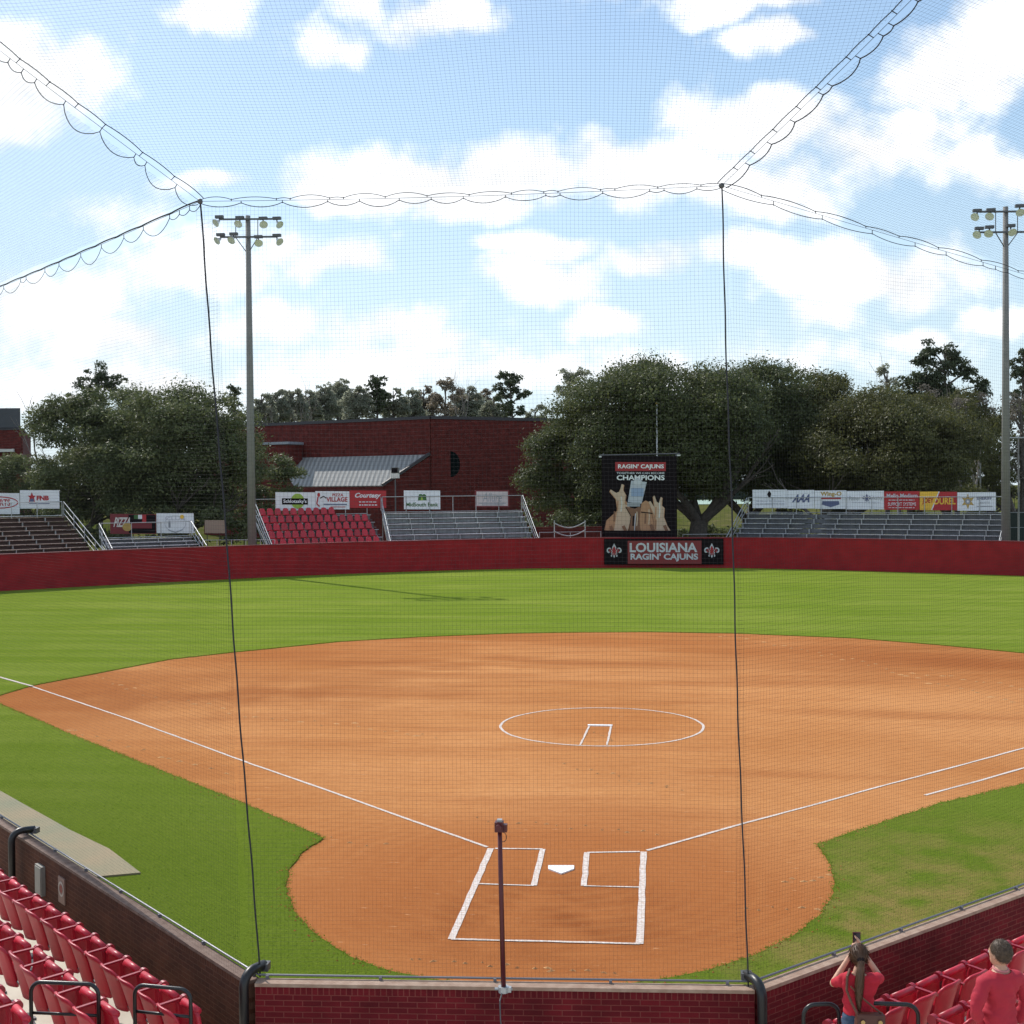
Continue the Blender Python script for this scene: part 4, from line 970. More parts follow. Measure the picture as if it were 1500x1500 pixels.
panel('sign_board','white board with green mound logo and dark bank name','sign',(592,718.5,645,746,dl,dd_(645,592,745,dl,dr)),M_white,[('p',[(612,733),(614,724),(617,723.5),(619,725),(621,723.5),(624,725),(625,733)],M_dgreen),('p',[(616,733),(618,726),(620,733)],M_green),('t','MidSouth Bank',595,736,642,742,.02,M_dgreen)],gA)
panel('sign_board','pale board with maroon border and thin script name','sign',(696,718,746,743,dd_(696,592,745,dl,dr),dr),M_dkred,[('r',698,720,744,741,mat('allure_cream',(.55,.48,.48),.5)),('t','Allure',707,722,735,735,.0,.2,M_grey),('r',701,736.5,741,737.8,M_grey),('r',706,739,736,740,M_grey)],gA)
# E boards
eL,eR=depth_at(1100)+7.0,depth_at(1460)+7.0
def eb(x): return dd_(x,1102,1459,eL,eR)
def ey(x): return 717+(x-1102)/357*4.5
def eboard(x0,x1,base,items,label):
    panel('sign_board',label,'sign',(x0+.3,ey((x0+x1)/2),x1-.3,ey((x0+x1)/2)+27,eb(x0),eb(x1)),base,items,gA)
eboard(1102,1153,M_white,[('p',[(1127,718.5),(1130,723),(1129,728),(1126,728.5),(1124,724)],M_blk)]+smallprint(1108,732,1149,740,M_ltgrey,2,1.8,5),'white board with a black flame over faint grey print')
eboard(1153,1193,M_white,[('t','AAA',1160,724,1186,736,.04,.5,M_blue),('e',1159,729,1.2,1.2,M_blue)],'white board with slanted dark blue letters')
eboard(1193,1240,M_white,[('t','Wing-O',1202,720,1233,728,.04,M_gold),('r',1203,729,1232,731,M_red),('p',[(1205,734),(1229,734),(1230,739),(1217,743),(1204,739)],M_blue)],'white board with an orange winged crest over a blue base')
eboard(1240,1295,M_white,[('t','Father',1244,727,1260,733,0,M_grey),('t','Ashy',1277,727,1293,733,0,M_grey)]+fleur(1270,729.5,.42,M_blue)+smallprint(1248,735,1290,737,M_ltgrey,1,1,7),'white board with a dark fleur-de-lis between grey words')
eboard(1295,1347,M_red,[('t','Mello Medium',1299,723,1344,729,.02,M_ltgrey),('t','SUPPORT SYSTEMS',1301,736,1342,741,.0,M_white)]+smallprint(1302,731,1340,734,M_white,1,1,8)+smallprint(1302,743,1340,744.5,M_white,1,.8,9),'red board with white lines of print')
eboard(1347,1402,M_red,[('p',[(1347.5,747),(1347.5,720),(1375,720),(1364,747)],M_yel),('l',[(1376,720),(1365,747)],1.6,M_white),('t','JOEY',1351,729,1368,739,.03,M_red),('t','DUREL',1369,729,1400,739,.03,M_yel)],'red and yellow board with a diagonal split and a big name')
starp=[]
for i in range(12):
    a=math.pi/2+i*math.pi/6; r_=10.5 if i%2==0 else 5; starp.append((1418+r_*math.cos(a),734.5-r_*1.1*math.sin(a)))
eboard(1402,1459,M_white,[('p',starp,M_gold),('e',1418,734.5,4,4,M_grey),('e',1418,734.5,1.6,1.6,M_white),('t','SHERIFF',1431,728,1453,732,.02,M_blue),('t','LAFAYETTE',1434,735,1450,738,.0,M_grey),('r',1431,741,1454,742.2,M_grey)],'white board with a gold six-pointed sheriff star')

# ------------------------------------------------------------------ floodlight poles
def light_pole(basepx,toppx,toppy,d,arms,lamps,label,dia=.30):
    t=P(toppx,toppy,d); b0=Vector((t.x,t.y,0)); root=empty('light_pole',b0); tag(root,label,'light pole','tall floodlight poles behind the outfield wall')
    mb=MB(); mb.tube([(0,0,-.2),(0,0,t.z*.5),(0,0,t.z)],[dia*1.22,dia*.95,dia*.66],14); mb.build('pole',M_poleconc,root,smooth=True)
    for (x0,x1,y) in arms:
        a=P(x0,y,d)-b0; b=P(x1,y,d)-b0; a.z=b.z=(a.z+b.z)/2; a.y-=.25; b.y-=.25
        mb=MB(); mb.bar(a,b,.12,.12); mb.build('crossarm',M_iron,root)
    y=arms[-1][2]; mb=MB()
    for px in (toppx-16,toppx+16): mb.tube([P(px,y+1,d)-b0-Vector((0,.25,0)),P(toppx,y+24,d)-b0],.035,6); mb.tube([P(px,arms[0][2],d)-b0-Vector((0,.25,0)),P(px,y,d)-b0-Vector((0,.25,0))],.03,6)
    mb.build('brace',M_iron,root)
    for (px,py,ang,fc) in lamps:
        # lamp head: ballast box above, conical reflector aimed down to the field
        c=P(px,py-5,d)-b0-Vector((0,.25,0)); aim=Vector((math.sin(ang)*.75,-.62*fc,-.55)).normalized()
        mb=MB(); mb.cur=0; mb.box(c+UP*.16,(.6,.28,.2)); mb.tube([c+UP*.05,c-UP*.12],.05,6); mb.build('ballast_box',M_iron,root)
        s=c-UP*.12; mb=MB(); n=16; t_=aim; x=t_.orthogonal().normalized(); yv=t_.cross(x)
        prof=[(0,.08),(.14,.12),(.28,.23),(.40,.31)]; vs=[]
        for zz,rr in prof:
            for k_ in range(n): a_=2*math.pi*k_/n; vs.append(s+t_*zz+(x*math.cos(a_)+yv*math.sin(a_))*rr)
        fs=[(j*n+i,j*n+(i+1)%n,(j+1)*n+(i+1)%n,(j+1)*n+i) for j in range(3) for i in range(n)]+[tuple(range(n-1,-1,-1))]
        mb.add(vs,fs); rf=mb.build('reflector',mat('reflector_metal',(.80,.81,.82),.4,.3),root,smooth=True)
        mb=MB(); mb.add([s+t_*.375+(x*math.cos(2*math.pi*k_/n)+yv*math.sin(2*math.pi*k_/n))*.29 for k_ in range(n)],[tuple(range(n))]); mb.build('lens',mat('lamp_lens',(.80,.80,.76),.2,0,spec=.8),rf)
    return root,b0
dP1=depth_at(366)+3.2; dP2=depth_at(1476)+3.0
light_pole(366,363,316,dP1,[(324,408,322),(324,408,348)],[(323,327,-.7,1),(353,328,-.1,1),(387,329,.35,1),(407,329,.9,.6),(325,353,-.8,1),(344,352,-.3,1),(380,356,.3,1),(407,354,.9,.6)],'tall concrete floodlight pole between the small bleacher and the red seats',.27)
light_pole(1476,1473,303,dP2,[(1432,1518,311),(1432,1518,341)],[(1430,318,-.8,1),(1450,317,-.5,1),(1492,311,-.1,1),(1515,312,.6,1),(1433,344,-.8,1),(1448,342,-.4,1),(1479,340,.1,1),(1512,343,.6,1)],'tall concrete floodlight pole at the right edge beside the wide bleacher',.27)
mb=MB(); q=P(1469.5,316,dP2-.4); b0=Vector((P(1473,303,dP2).x,P(1473,303,dP2).y,0))

# speaker on its post in front of the brick building
dS=depth_at(580)+14; q=P(579,690,dS); b0=Vector((q.x,q.y,0)); root=empty('speaker_post',b0); tag(root,'boxy loudspeaker on a thin post behind the bare bleacher','loudspeaker')
mb=MB(); mb.tube([(0,0,0),(0,0,q.z-.4)],.06,8); mb.build('post',M_iron,root)
mb=MB(); mb.box((0,0,q.z+.05),(.62,.5,.5)); mb.build('cabinet',mat('cabinet_grey',(.11,.11,.10),.5),root)
mb=MB(); mb.box((0,-.05,q.z-.42),(.7,.45,.4)); mb.build('bracket_box',M_cream,root)
mb=MB(); mb.box((0,-.26,q.z+.06),(.5,.02,.4)); mb.build('grille',M_blk,root)

# ------------------------------------------------------------------ fences behind the wall
def fence(label,pts,h,z,group='chain link and pipe fences behind the outfield',panel_m=None,rails=2,sp=2.0):
    root=empty('pipe_fence',Vector(pts[0])); tag(root,label,'fence',group); o=Vector(pts[0])
    mr=MB(); mp=MB()
    for a,b in zip(pts[:-1],pts[1:]):
        a,b=Vector(a),Vector(b); L=(b-a).length; n=max(1,int(L/sp))
        for i in range(n+1): p=a.lerp(b,i/n)-o; mp.tube([p,p+UP*h],.03,6)
        for k_ in range(rails): zz=h*(k_+1)/rails; mr.tube([a-o+UP*zz,b-o+UP*zz],.025,6)
    mr.build('rail',M_galv,root); mp.build('post',M_galv,root)
    if panel_m:
        mb=MB()
        for a,b in zip(pts[:-1],pts[1:]): a,b=Vector(a),Vector(b); mb.bar(a-o+UP*h*.5,b-o+UP*h*.5,.01,h*.96)
        mb.build('screen',panel_m,root)
    return root
def gp(px,d,z=None):
    p=CAM+FH*d+RH*((px-750)/FPX*d); p.z=terrain_z(d) if z is None else z; return p
fence('low pipe railing between the small bleacher and the light pole',[gp(296,93,1.3),gp(402,93,1.3)],1.3,0,sp=1.0)
fence('pipe railing between the bare bleacher and the tall poster',[gp(790,100,.9),gp(880,101,.9)],1.8,0)
fence('pipe railing right of the tall poster',[gp(1000,101,.9),gp(1070,101,.9)],1.5,0)
M_screen=mat('windscreen_green',(.012,.022,.016),.8)
fence('dark green screened fence of the tennis courts beneath the oaks',[gp(1000,262),gp(1190,262)],4,0,panel_m=M_screen,sp=4)
fence('dark green screened fence at the right edge behind the light pole',[gp(1410,134),gp(1660,134)],3.2,0,panel_m=M_screen,sp=3)
# small handrails forming curves near poster (stair rails)
root=empty('curved_rail',gp(810,98,1.6)); tag(root,'pair of curved pale rails behind the wall left of the tall poster','rail'); o=root.location
for dy_ in (0,-12):
    mb=MB(); pts=[]
    for i in range(13):
        t=i/12; pts.append(P(811+47*t,766-dy_+8*math.sin(math.pi*t)-(2*t),99)-o)
    mb.tube(pts,.05,6); mb.build('rail',M_galv,root)
mb=MB()
for px in (812,857): a=P(px,762,99)-o; mb.tube([a,Vector((a.x,a.y,-1.5))],.04,6)
mb.build('post',M_galv,root)
# dark red low wall and dark hedge mass behind
mb=MB(); a,b=gp(780,106),gp(885,106); mb.bar(a+UP*1.5,b+UP*1.5,.3,3.0); tag(mb.build('low_wall',M_bldbrick,origin=a),'dark red brick wall under the oaks left of the tall poster','wall')

# ------------------------------------------------------------------ buildings
def building(label,foot,h,m,name='brick_building',par=.35):
    base=Vector(foot[0]); root=empty(name,base); tag(root,label,'building')
    for i in range(len(foot)):
        a,b=Vector(foot[i]),Vector(foot[(i+1)%len(foot)]); a.z=b.z=0
        d=(b-a); L=d.length; rz=math.atan2(d.y,d.x)
        mb=MB(); mb.box((L/2,0,h/2),(L-.002*i,.3,h-.001*i)); o=mb.build('wall',m,root); o.location=a-base+Vector((0,0,base.z)); o.rotation_euler=(0,0,rz)
    mb=MB(); mb.prism([(p[0]-base.x,p[1]-base.y) for p in foot],h-base.z-.6,h-base.z-.3); mb.build('roof',mat('flat_roof',(.2,.2,.2),.9),root)
    mb=MB()
    for i in range(len(foot)):
        a,b=Vector(foot[i])-base,Vector(foot[(i+1)%len(foot)])-base; a.z=b.z=0; mb.bar(a+UP*(h+.10+.004*i-base.z),b+UP*(h+.10+.004*i-base.z),.45,par)
    mb.build('coping',mat('dark_coping',(.045,.040,.045),.6),root)
    return root,base
f1=[gp(300,158,0),gp(632,140,0),gp(840,149,0),gp(640,215,0)]
hB=P(632,613,140).z
bl,bb=building('large dark red brick building with a grey lean-to roof beyond the red seats',f1,hB,M_bldbrick)
# half-round opening in the right face
a,b=Vector(f1[1]),Vector(f1[2]); dR_=(b-a).normalized(); nR=Vector((dR_.y,-dR_.x,0)); nR=nR if nR.dot(CAM-a)>0 else -nR
def on_face(px,py,off=.16):
    r=ray(px,py); base=a+nR*off; t=(base-CAM).dot(nR)/r.dot(nR); return CAM+r*t
c0=on_face(660,680); c1=on_face(674,680); ctop=on_face(660,661); rr1=(c1-c0).length; rr2=ctop.z-c0.z
mb=MB(); vs=[c0+UP*rr2*math.sin(t)+dR_*rr1*math.cos(t)-bb for t in np.linspace(math.pi/2,-math.pi/2,20)]; mb.slab(vs,nR,.05)
mb.build('window',mat('dark_opening',(.006,.010,.010),.9,spec=.05),bl)
# lean-to with corrugated metal roof against the left face
def metal_roof():
    m=bpy.data.materials.new('corrugated_roof'); m.use_nodes=True; t=m.node_tree; b_=t.nodes['Principled BSDF']; b_.inputs['Roughness'].default_value=.8; b_.inputs['Metallic'].default_value=.0
    tcn=t.nodes.new('ShaderNodeTexCoord'); w_=t.nodes.new('ShaderNodeTexWave'); w_.inputs['Scale'].default_value=.55; w_.bands_direction='X'; w_.inputs['Distortion'].default_value=0
    t.links.new(tcn.outputs['Object'],w_.inputs[0]); cr=t.nodes.new('ShaderNodeMix'); cr.data_type='RGBA'; cr.inputs[6].default_value=(.20,.20,.20,1); cr.inputs[7].default_value=(.33,.33,.32,1); b_.inputs['Specular IOR Level'].default_value=.15
    t.links.new(w_.outputs[0],cr.inputs[0]); t.links.new(cr.outputs[2],b_.inputs[0]); bp=t.nodes.new('ShaderNodeBump'); bp.inputs['Strength'].default_value=1; bp.inputs['Distance'].default_value=.06; t.links.new(w_.outputs[0],bp.inputs['Height']); t.links.new(bp.outputs[0],b_.inputs['Normal']); return m
MR=metal_roof()
aL,bL=Vector(f1[0]),Vector(f1[1]); dL_=(bL-aL).normalized(); nL=Vector((dL_.y,-dL_.x,0)); nL=nL if nL.dot(CAM-aL)>0 else -nL
def lf(px,py,off):
    r=ray(px,py); base=bL+nL*off; t=(base-CAM).dot(nL)/r.dot(nL); return CAM+r*t
e0,e1=lf(410,672,.2),lf(629,665,.2); g0,g1=lf(430,712,5.0),lf(560,712,5.0)
e0.z=e1.z=(e0.z+e1.z)/2; g0.z=g1.z=(g0.z+g1.z)/2
mb=MB(); rn_=(e1-e0).cross(g0-e0).normalized(); rn_=rn_ if rn_.z>0 else -rn_
ob=MB().slab([e0,e1,g1,g0],rn_,.12).build('lean_to_roof',MR,bl,origin=bb)
# give corrugations their own axis: local x along the wall
mb=MB(); gz=g0.z-.15
mb.hexa([Vector((g0.x,g0.y,0))-bb,Vector((g1.x,g1.y,0))-bb,Vector((e1.x,e1.y,0))-bb,Vector((e0.x,e0.y,0))-bb,Vector((g0.x,g0.y,gz))-bb,Vector((g1.x,g1.y,gz))-bb,Vector((e1.x,e1.y,e1.z-.2))-bb,Vector((e0.x,e0.y,e0.z-.2))-bb]); mb.build('lean_to_wall',M_bldbrick,bl)
mb=MB(); mb.bar(g1-bb+UP*.1,e1-bb+UP*.1,.5,.25); mb.build('verge_trim',mat('dark_coping2',(.05,.045,.05),.6),bl)
q0,q1=lf(384,652,3.0),lf(422,652,3.0); mb=MB(); mb.hexa([Vector((p.x,p.y,z))-bb for z in (0,q0.z) for p in (q0,q1,q1-nL*2.5,q0-nL*2.5)]); mb.build('stair_block',M_bldbrick,bl)
mb=MB(); mb.hexa([Vector((p.x,p.y,z))-bb for z in (q0.z+.01,q0.z+.3) for p in (q0+nL*.2-dL_*.2,q1+nL*.2+dL_*.2,q1-nL*2.5+dL_*.2,q0-nL*2.5-dL_*.2)]); mb.build('stair_block_coping',M_grey,bl)
f2=[gp(-220,150,0),gp(33,150,0),gp(45,175,0),gp(-200,175,0)]
b2,bb2=building('dark red brick building with a grey upper storey at the far left edge',f2,P(20,630,150).z,M_bldbrick,par=.2)
zz0,zz1=P(20,629,150).z+.2,P(20,598,150).z
mb=MB(); mb.hexa([Vector((p.x,p.y,z))-bb2 for z in (zz0,zz1) for p in (f2[0],gp(32,150,0),gp(32,168,0),f2[3])]); mb.build('upper_storey',mat('grey_cladding',(.06,.065,.075),.6,var=.1,scale=1),b2)
mb=MB(); aa,bb_=gp(-100,149.5,P(20,660,150).z),gp(22,149.5,P(20,660,150).z); mb.bar(aa-bb2,bb_-bb2,.3,.35); mb.build('ledge',M_cream,b2)

# ------------------------------------------------------------------ trees
L_oak=leaf_mat('live_oak_leaf',(.050,.066,.022),(.140,.155,.062),.5,.4)
L_oakb=leaf_mat('brown_oak_leaf',(.060,.066,.020),(.140,.138,.045),.5,.4)
L_oakl=leaf_mat('left_oak_leaf',(.056,.076,.026),(.180,.198,.085),.5,.4)
L_pine=leaf_mat('pine_needle',(.045,.062,.030),(.105,.125,.060),.6,.35)
L_far=leaf_mat('far_leaf_hazed',(.21,.225,.165),(.34,.345,.25),.5,.62)  # leaf colour lightened and greyed to paint in the haze of distance
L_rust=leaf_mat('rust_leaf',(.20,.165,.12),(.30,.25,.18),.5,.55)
def leaves(centers,radii,dens,size,flat=.8,up=.25):
    out=[]
    for c,r in zip(centers,radii):
        n=int(dens*r*r)+4
        d=rng.normal(size=(n,3)); d/=np.linalg.norm(d,axis=1)[:,None]; d[:,2]=np.where(d[:,2]<-.35,-d[:,2]*.6,d[:,2])
        rad_=r*(1-.45*rng.random(n)**2)*(1+.16*rng.normal(size=n)); p=np.array(c)+d*rad_[:,None]*np.array([1,1,flat])
        nn=d+rng.normal(size=(n,3))*.75+np.array([0,0,up]); nn/=np.linalg.norm(nn,axis=1)[:,None]
        t=np.cross(nn,rng.normal(size=(n,3))); t/=np.linalg.norm(t,axis=1)[:,None]; b=np.cross(nn,t)
        s=size*rng.uniform(.5,1.25,n)[:,None]; s2=s*rng.uniform(.35,.7,n)[:,None]
        out.append(np.stack([p-t*s,p-b*s2,p+t*s,p+b*s2],1).reshape(-1,3))
    return np.concatenate(out)
def limb_tree(mb,p,d,L,r,depth,rnd,spread=.5,upb=.15,minr=.02,tips=None,seg=3):
    pts=[p]; rs=[r]; dd=d.normalized()
    for i in range(seg):
        dd=(dd+Vector((rnd.gauss(0,.13),rnd.gauss(0,.13),rnd.gauss(0,.10)+upb*.25))).normalized(); pts.append(pts[-1]+dd*L/seg); rs.append(r*(1-.38*(i+1)/seg))
    mb.tube(pts,rs,6 if r>.1 else (4 if r>.04 else 3),cap=False)
    if tips is not None and depth<=1: tips.append(pts[-1])
    if depth<=0 or r*.6<minr: return
    n=rnd.choice([2,3,3]) if depth>1 else rnd.choice([3,4])
    for k_ in range(n):
        nd=(dd+Vector((rnd.gauss(0,spread),rnd.gauss(0,spread),rnd.gauss(0,spread*.5)+upb))).normalized()
        st=pts[-1] if k_<2 else pts[-2]
        limb_tree(mb,st,nd,L*rnd.uniform(.62,.85),rs[-1]*rnd.uniform(.6,.8),depth-1,rnd,spread,upb,minr,tips,seg)
def tree_root(name,px,d,label,group):
    b=gp(px,d); b.z-=.1; r=empty(name,b); tag(r,label,'tree',group); return r,b
def oak(px,d,cpx,cpy,rxp,ryp,label,leafm,seed,nl=75,dens=300,size=.135,trunk_r=.55,bottom=.45,lean=0,bark=None,lumps=None):
    """broad live oak: cpx,cpy,rxp,ryp give the measured crown"""
    rnd=random.Random(seed); root,b=tree_root('oak_tree',px,d,label,'live oaks beyond the outfield')
    c=P(cpx,cpy,d); sx=rxp*d/FPX; sz=ryp*d/FPX; sy=sx*.75
    cs=[];rs=[]
    for i in range(nl):
        while True:
            v=Vector((rnd.uniform(-1,1),rnd.uniform(-1,1),rnd.uniform(-bottom,1)))
            l=Vector((v.x,v.y,v.z if v.z>0 else v.z/bottom*.8)).length
            if .45<l<1: break
        r_=sx*rnd.uniform(.15,.31); 
        f=1-r_/sx*.6
        cs.append((c-b+RH*(v.x*sx*f)+FH*(v.y*sy*f)+UP*(v.z*sz*(1-r_/sz*.5)))); rs.append(r_)
    V=leaves([tuple(q) for q in cs],rs,dens,size,.82)
    # loose twiggy sprays break the outline
    n=2600; pick=rng.integers(0,len(cs),n); base=np.array([tuple(q) for q in cs])[pick]; rr=np.array(rs)[pick]
    d3=rng.normal(size=(n,3)); d3/=np.linalg.norm(d3,axis=1)[:,None]; d3[:,2]=np.abs(d3[:,2])*.9
    p=base+d3*(rr*rng.uniform(.95,1.28,n))[:,None]*np.array([1,1,.8]); t=d3+rng.normal(size=(n,3))*.35; t/=np.linalg.norm(t,axis=1)[:,None]; bq=np.cross(t,rng.normal(size=(n,3))); bq/=np.linalg.norm(bq,axis=1)[:,None]
    s=rng.uniform(.14,.34,n)[:,None]; V2=np.stack([p-t*s,p-bq*s*.22,p+t*s,p+bq*s*.22],1).reshape(-1,3)
    np_mesh('crown',np.concatenate([V,V2]),4,leafm,root)
    mb=MB(); top=c-b; d0=Vector((lean,0,1)).normalized(); h0=max(1.2,top.z*.28)
    mb.tube([Vector((0,0,-.2)),d0*h0*.5,d0*h0],[trunk_r*1.3,trunk_r,trunk_r*.9],10,cap=False)
    for k_ in range(5):
        a=k_/5*6.28+rnd.random(); limb_tree(mb,d0*h0*.92,Vector((math.cos(a)*.9,math.sin(a)*.7,.75)),sx*.42,trunk_r*.55,3,rnd,.4,.12,.05)
    mb.build('trunk',bark or M_bark,root,smooth=True)
    return root
oak(118,112,122,662,92,92,'broad grey-green oak behind the weathered bleacher at the left',L_oakl,11,80,dens=300,bottom=1.25)
oak(262,110,262,664,132,98,'broad grey-green oak behind the small bleacher',L_oakl,12,95,dens=300,bottom=1.25)
oak(395,118,392,712,56,52,'smaller rounded oak behind the tall light pole on the left',L_oakl,13,45,dens=300,bottom=1.4)
oak(185,122,185,655,100,86,'grey-green oak filling the gap between the two broad left oaks',L_oakl,10,70,bottom=1.3,dens=300)
oak(35,126,42,712,66,48,'rounded oak half hidden behind the white board at the far left',L_oakl,14,45,bottom=1.4)
oak(862,118,862,692,106,88,'spreading dark oak between the brick building and the poster',L_oak,15,85,trunk_r=.5,dens=300,bottom=1.15)
oak(1018,112,960,622,165,100,'largest dark oak spreading above the tall black poster',L_oak,16,120,trunk_r=.85,lean=.12,dens=300,bottom=1.25)
oak(1095,122,1110,634,135,102,'dark oak with a forking trunk left of the wide bleacher',L_oak,17,100,trunk_r=.6,dens=300,bottom=1.15)
oak(1215,114,1300,658,152,92,'brownish oak with pale forking limbs behind the wide bleacher',L_oakb,18,100,trunk_r=.35,bark=M_bark_pale,dens=300,bottom=1.05)
oak(1240,124,1215,640,115,96,'brownish oak crown right of the dark oaks',L_oakb,19,70,dens=300,bottom=1.25)

def pine(px,d,top,lobes,label,leafm,seed,size=.2,dens=170,name='pine_tree',group='taller trees beyond the oaks',trunk_px=None):
    """lobes: measured (px,py,r) clumps of the crown"""
    rnd=random.Random(seed); root,b=tree_root(name,px,d,label,group); k=d/FPX; cs=[];rs=[]
    mb=MB()
    topz=max(P(l[0],l[1],d).z for l in lobes)-b.z
    mb.tube([Vector((0,0,-.3)),Vector((rnd.gauss(0,.3),0,topz*.5)),Vector((0,0,topz))],[.35,.26,.08],8,cap=False)
    for (lx,ly,lr) in lobes:
        c=P(lx,ly,d)-b; lr=lr*k
        st=Vector((0,0,max(1,c.z-lr*1.2))); mb.tube([st,st.lerp(c,.5)+UP*.2,c],[.16,.11,.05],5,cap=False)
        for i in range(13):
            v=Vector((rnd.gauss(0,1),rnd.gauss(0,1),rnd.gauss(0,.9))).normalized()*rnd.uniform(.2,1.0)*lr
            cs.append(tuple(c+v)); rs.append(lr*rnd.uniform(.20,.55))
    np_mesh('crown',leaves(cs,rs,dens,size,.95),4,leafm,root); mb.build('trunk',M_bark,root,smooth=True); return root
oak(1388,142,1385,640,78,72,'brownish round tree below the tallest dark pine',L_oakb,101,55,bottom=1.3,dens=220)
oak(1485,140,1482,655,62,72,'brownish round tree behind the right light pole',L_oakb,102,50,bottom=1.3,dens=220)
oak(1440,134,1438,668,52,72,'greyish round tree between the tallest pine and the right light pole',L_oakb,103,45,bottom=1.3,dens=220)
oak(1335,150,1330,612,62,48,'round tree top behind the brownish oaks and below the slender pine',L_oak,104,40,bottom=1.3,dens=220)
pine(146,150,0,[(145,553,20),(128,570,17),(165,562,19),(182,578,10),(110,585,10),(150,585,22)],'dark round-topped pine rising above the left oaks',L_pine,21)
pine(345,165,0,[(345,576,12),(340,592,12),(350,605,14)],'small dark tree just left of the left light pole',L_pine,22)
pine(748,215,0,[(740,552,12),(752,565,16),(765,580,11),(735,575,14),(748,598,18),(765,603,10)],'dark open-crowned pine above the right end of the brick building',L_pine,23,.24,140)
pine(555,230,0,[(552,560,14),(545,575,14),(562,583,14),(550,598,18)],'dark bushy tree above the middle of the brick building',L_pine,24,.26,130)
pine(655,235,0,[(650,565,16),(665,580,18),(640,588,16),(655,602,22)],'rusty brown tree behind the brick building roofline',L_rust,25,.26,90)
pine(1210,175,0,[(1205,560,11),(1222,565,12),(1212,580,14)],'pair of small dark pine tops above the brownish oak',L_pine,26)
pine(1385,150,0,[(1370,518,20),(1400,525,20),(1350,530,14),(1420,545,18),(1385,545,26),(1340,560,20),(1410,590,24),(1430,585,18),(1380,575,24),(1365,600,26),(1390,625,28),(1420,635,26),(1350,560,20),(1345,590,20),(1435,565,14),(1395,580,26),(1360,570,18),(1425,600,20)],'tallest dark pine left of the right light pole',L_pine,27,.2,200)
pine(1300,165,0,[(1292,545,12),(1305,560,12),(1290,572,14),(1275,585,12)],'slender greyish pine between the oak and the tallest pine',L_far,28,.2,90)
pine(1500,150,0,[(1500,520,16),(1495,545,18),(1510,565,22),(1488,580,12),(1505,600,18)],'dark pine cut off by the right edge of the picture',L_pine,29)
pine(835,170,0,[(835,555,16),(850,548,12),(822,572,14),(842,578,20)],'grey-green pine top at the left shoulder of the large oak',L_far,30,.2,110)
pine(950,170,0,[(945,535,14),(965,540,12),(925,548,12)],'dark tree top peeping over the large oak',L_pine,31)
pine(1140,170,0,[(1130,548,16),(1150,555,14),(1165,568,14),(1110,552,14)],'dark tree top above the oak with the forking trunk',L_pine,32)
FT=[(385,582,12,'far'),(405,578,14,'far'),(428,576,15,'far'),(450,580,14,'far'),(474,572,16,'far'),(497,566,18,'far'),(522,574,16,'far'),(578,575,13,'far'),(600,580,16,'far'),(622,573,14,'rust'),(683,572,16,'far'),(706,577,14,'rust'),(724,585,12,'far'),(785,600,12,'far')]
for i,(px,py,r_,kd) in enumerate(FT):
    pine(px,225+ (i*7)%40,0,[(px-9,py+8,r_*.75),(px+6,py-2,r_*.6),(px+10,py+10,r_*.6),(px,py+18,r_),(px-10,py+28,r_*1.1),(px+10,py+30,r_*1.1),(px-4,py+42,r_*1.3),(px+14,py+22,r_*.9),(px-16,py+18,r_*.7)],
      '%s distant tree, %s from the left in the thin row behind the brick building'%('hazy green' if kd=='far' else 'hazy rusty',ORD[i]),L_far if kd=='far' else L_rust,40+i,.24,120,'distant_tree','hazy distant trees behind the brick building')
M_twig=leaf_mat('twig_haze',(.15,.125,.10),(.24,.21,.17),.8,.3)
for i,(px,d,l) in enumerate([(1402,136,'brownish half-bare tree in the thicket left of the right light pole'),(1445,142,'tall half-bare tree behind the right light pole'),(1350,146,'grey half-bare tree behind the brownish oaks'),(1495,136,'half-bare brownish tree at the right edge')]):
    pine(px,d,0,[(px+random.uniform(-14,14),y_,random.uniform(14,22)) for y_ in (590,612,634,656,678,700,722)],l,M_twig,90+i,.13,120,'winter_tree','half-bare winter trees on the right')
def bare(px,d,py_top,label,seed,leaf=None,wide=.35,n=6):
    rnd=random.Random(seed); root,b=tree_root('bare_tree',px,d,label,'leafless winter trees'); H=P(px,py_top,d).z-b.z
    mb=MB(); tips=[]
    limb_tree(mb,Vector((0,0,-.3)),Vector((0,0,1)),H*.36,.30,5,rnd,wide,.28,.02,tips)
    mx_=max(v[2] for v in mb.v); k=H/mx_; mb.v=[(x*k,y*k,z*k) for x,y,z in mb.v]
    mb.build('trunk',M_bark_pale,root)
    return root
for i,(px,d,py,l) in enumerate([(50,140,572,'leafless grey tree beside the far left building'),(485,215,552,'leafless tree poking above the distant row behind the brick building'),(430,220,560,'leafless tree at the left of the distant row'),(695,225,542,'leafless tree near the dark open-crowned pine'),(1325,150,508,'tall leafless tree just left of the tallest pine'),(1448,140,560,'leafless tangled tree just left of the right light pole'),(1420,128,600,'leafless tree in front of the tallest pine'),(1380,150,560,'leafless grey tree mixed into the tallest pine'),(1490,138,600,'leafless tree right of the right light pole'),(1240,170,545,'leafless twiggy tree above the brownish oak')]):
    bare(px,d,py,l,60+i)
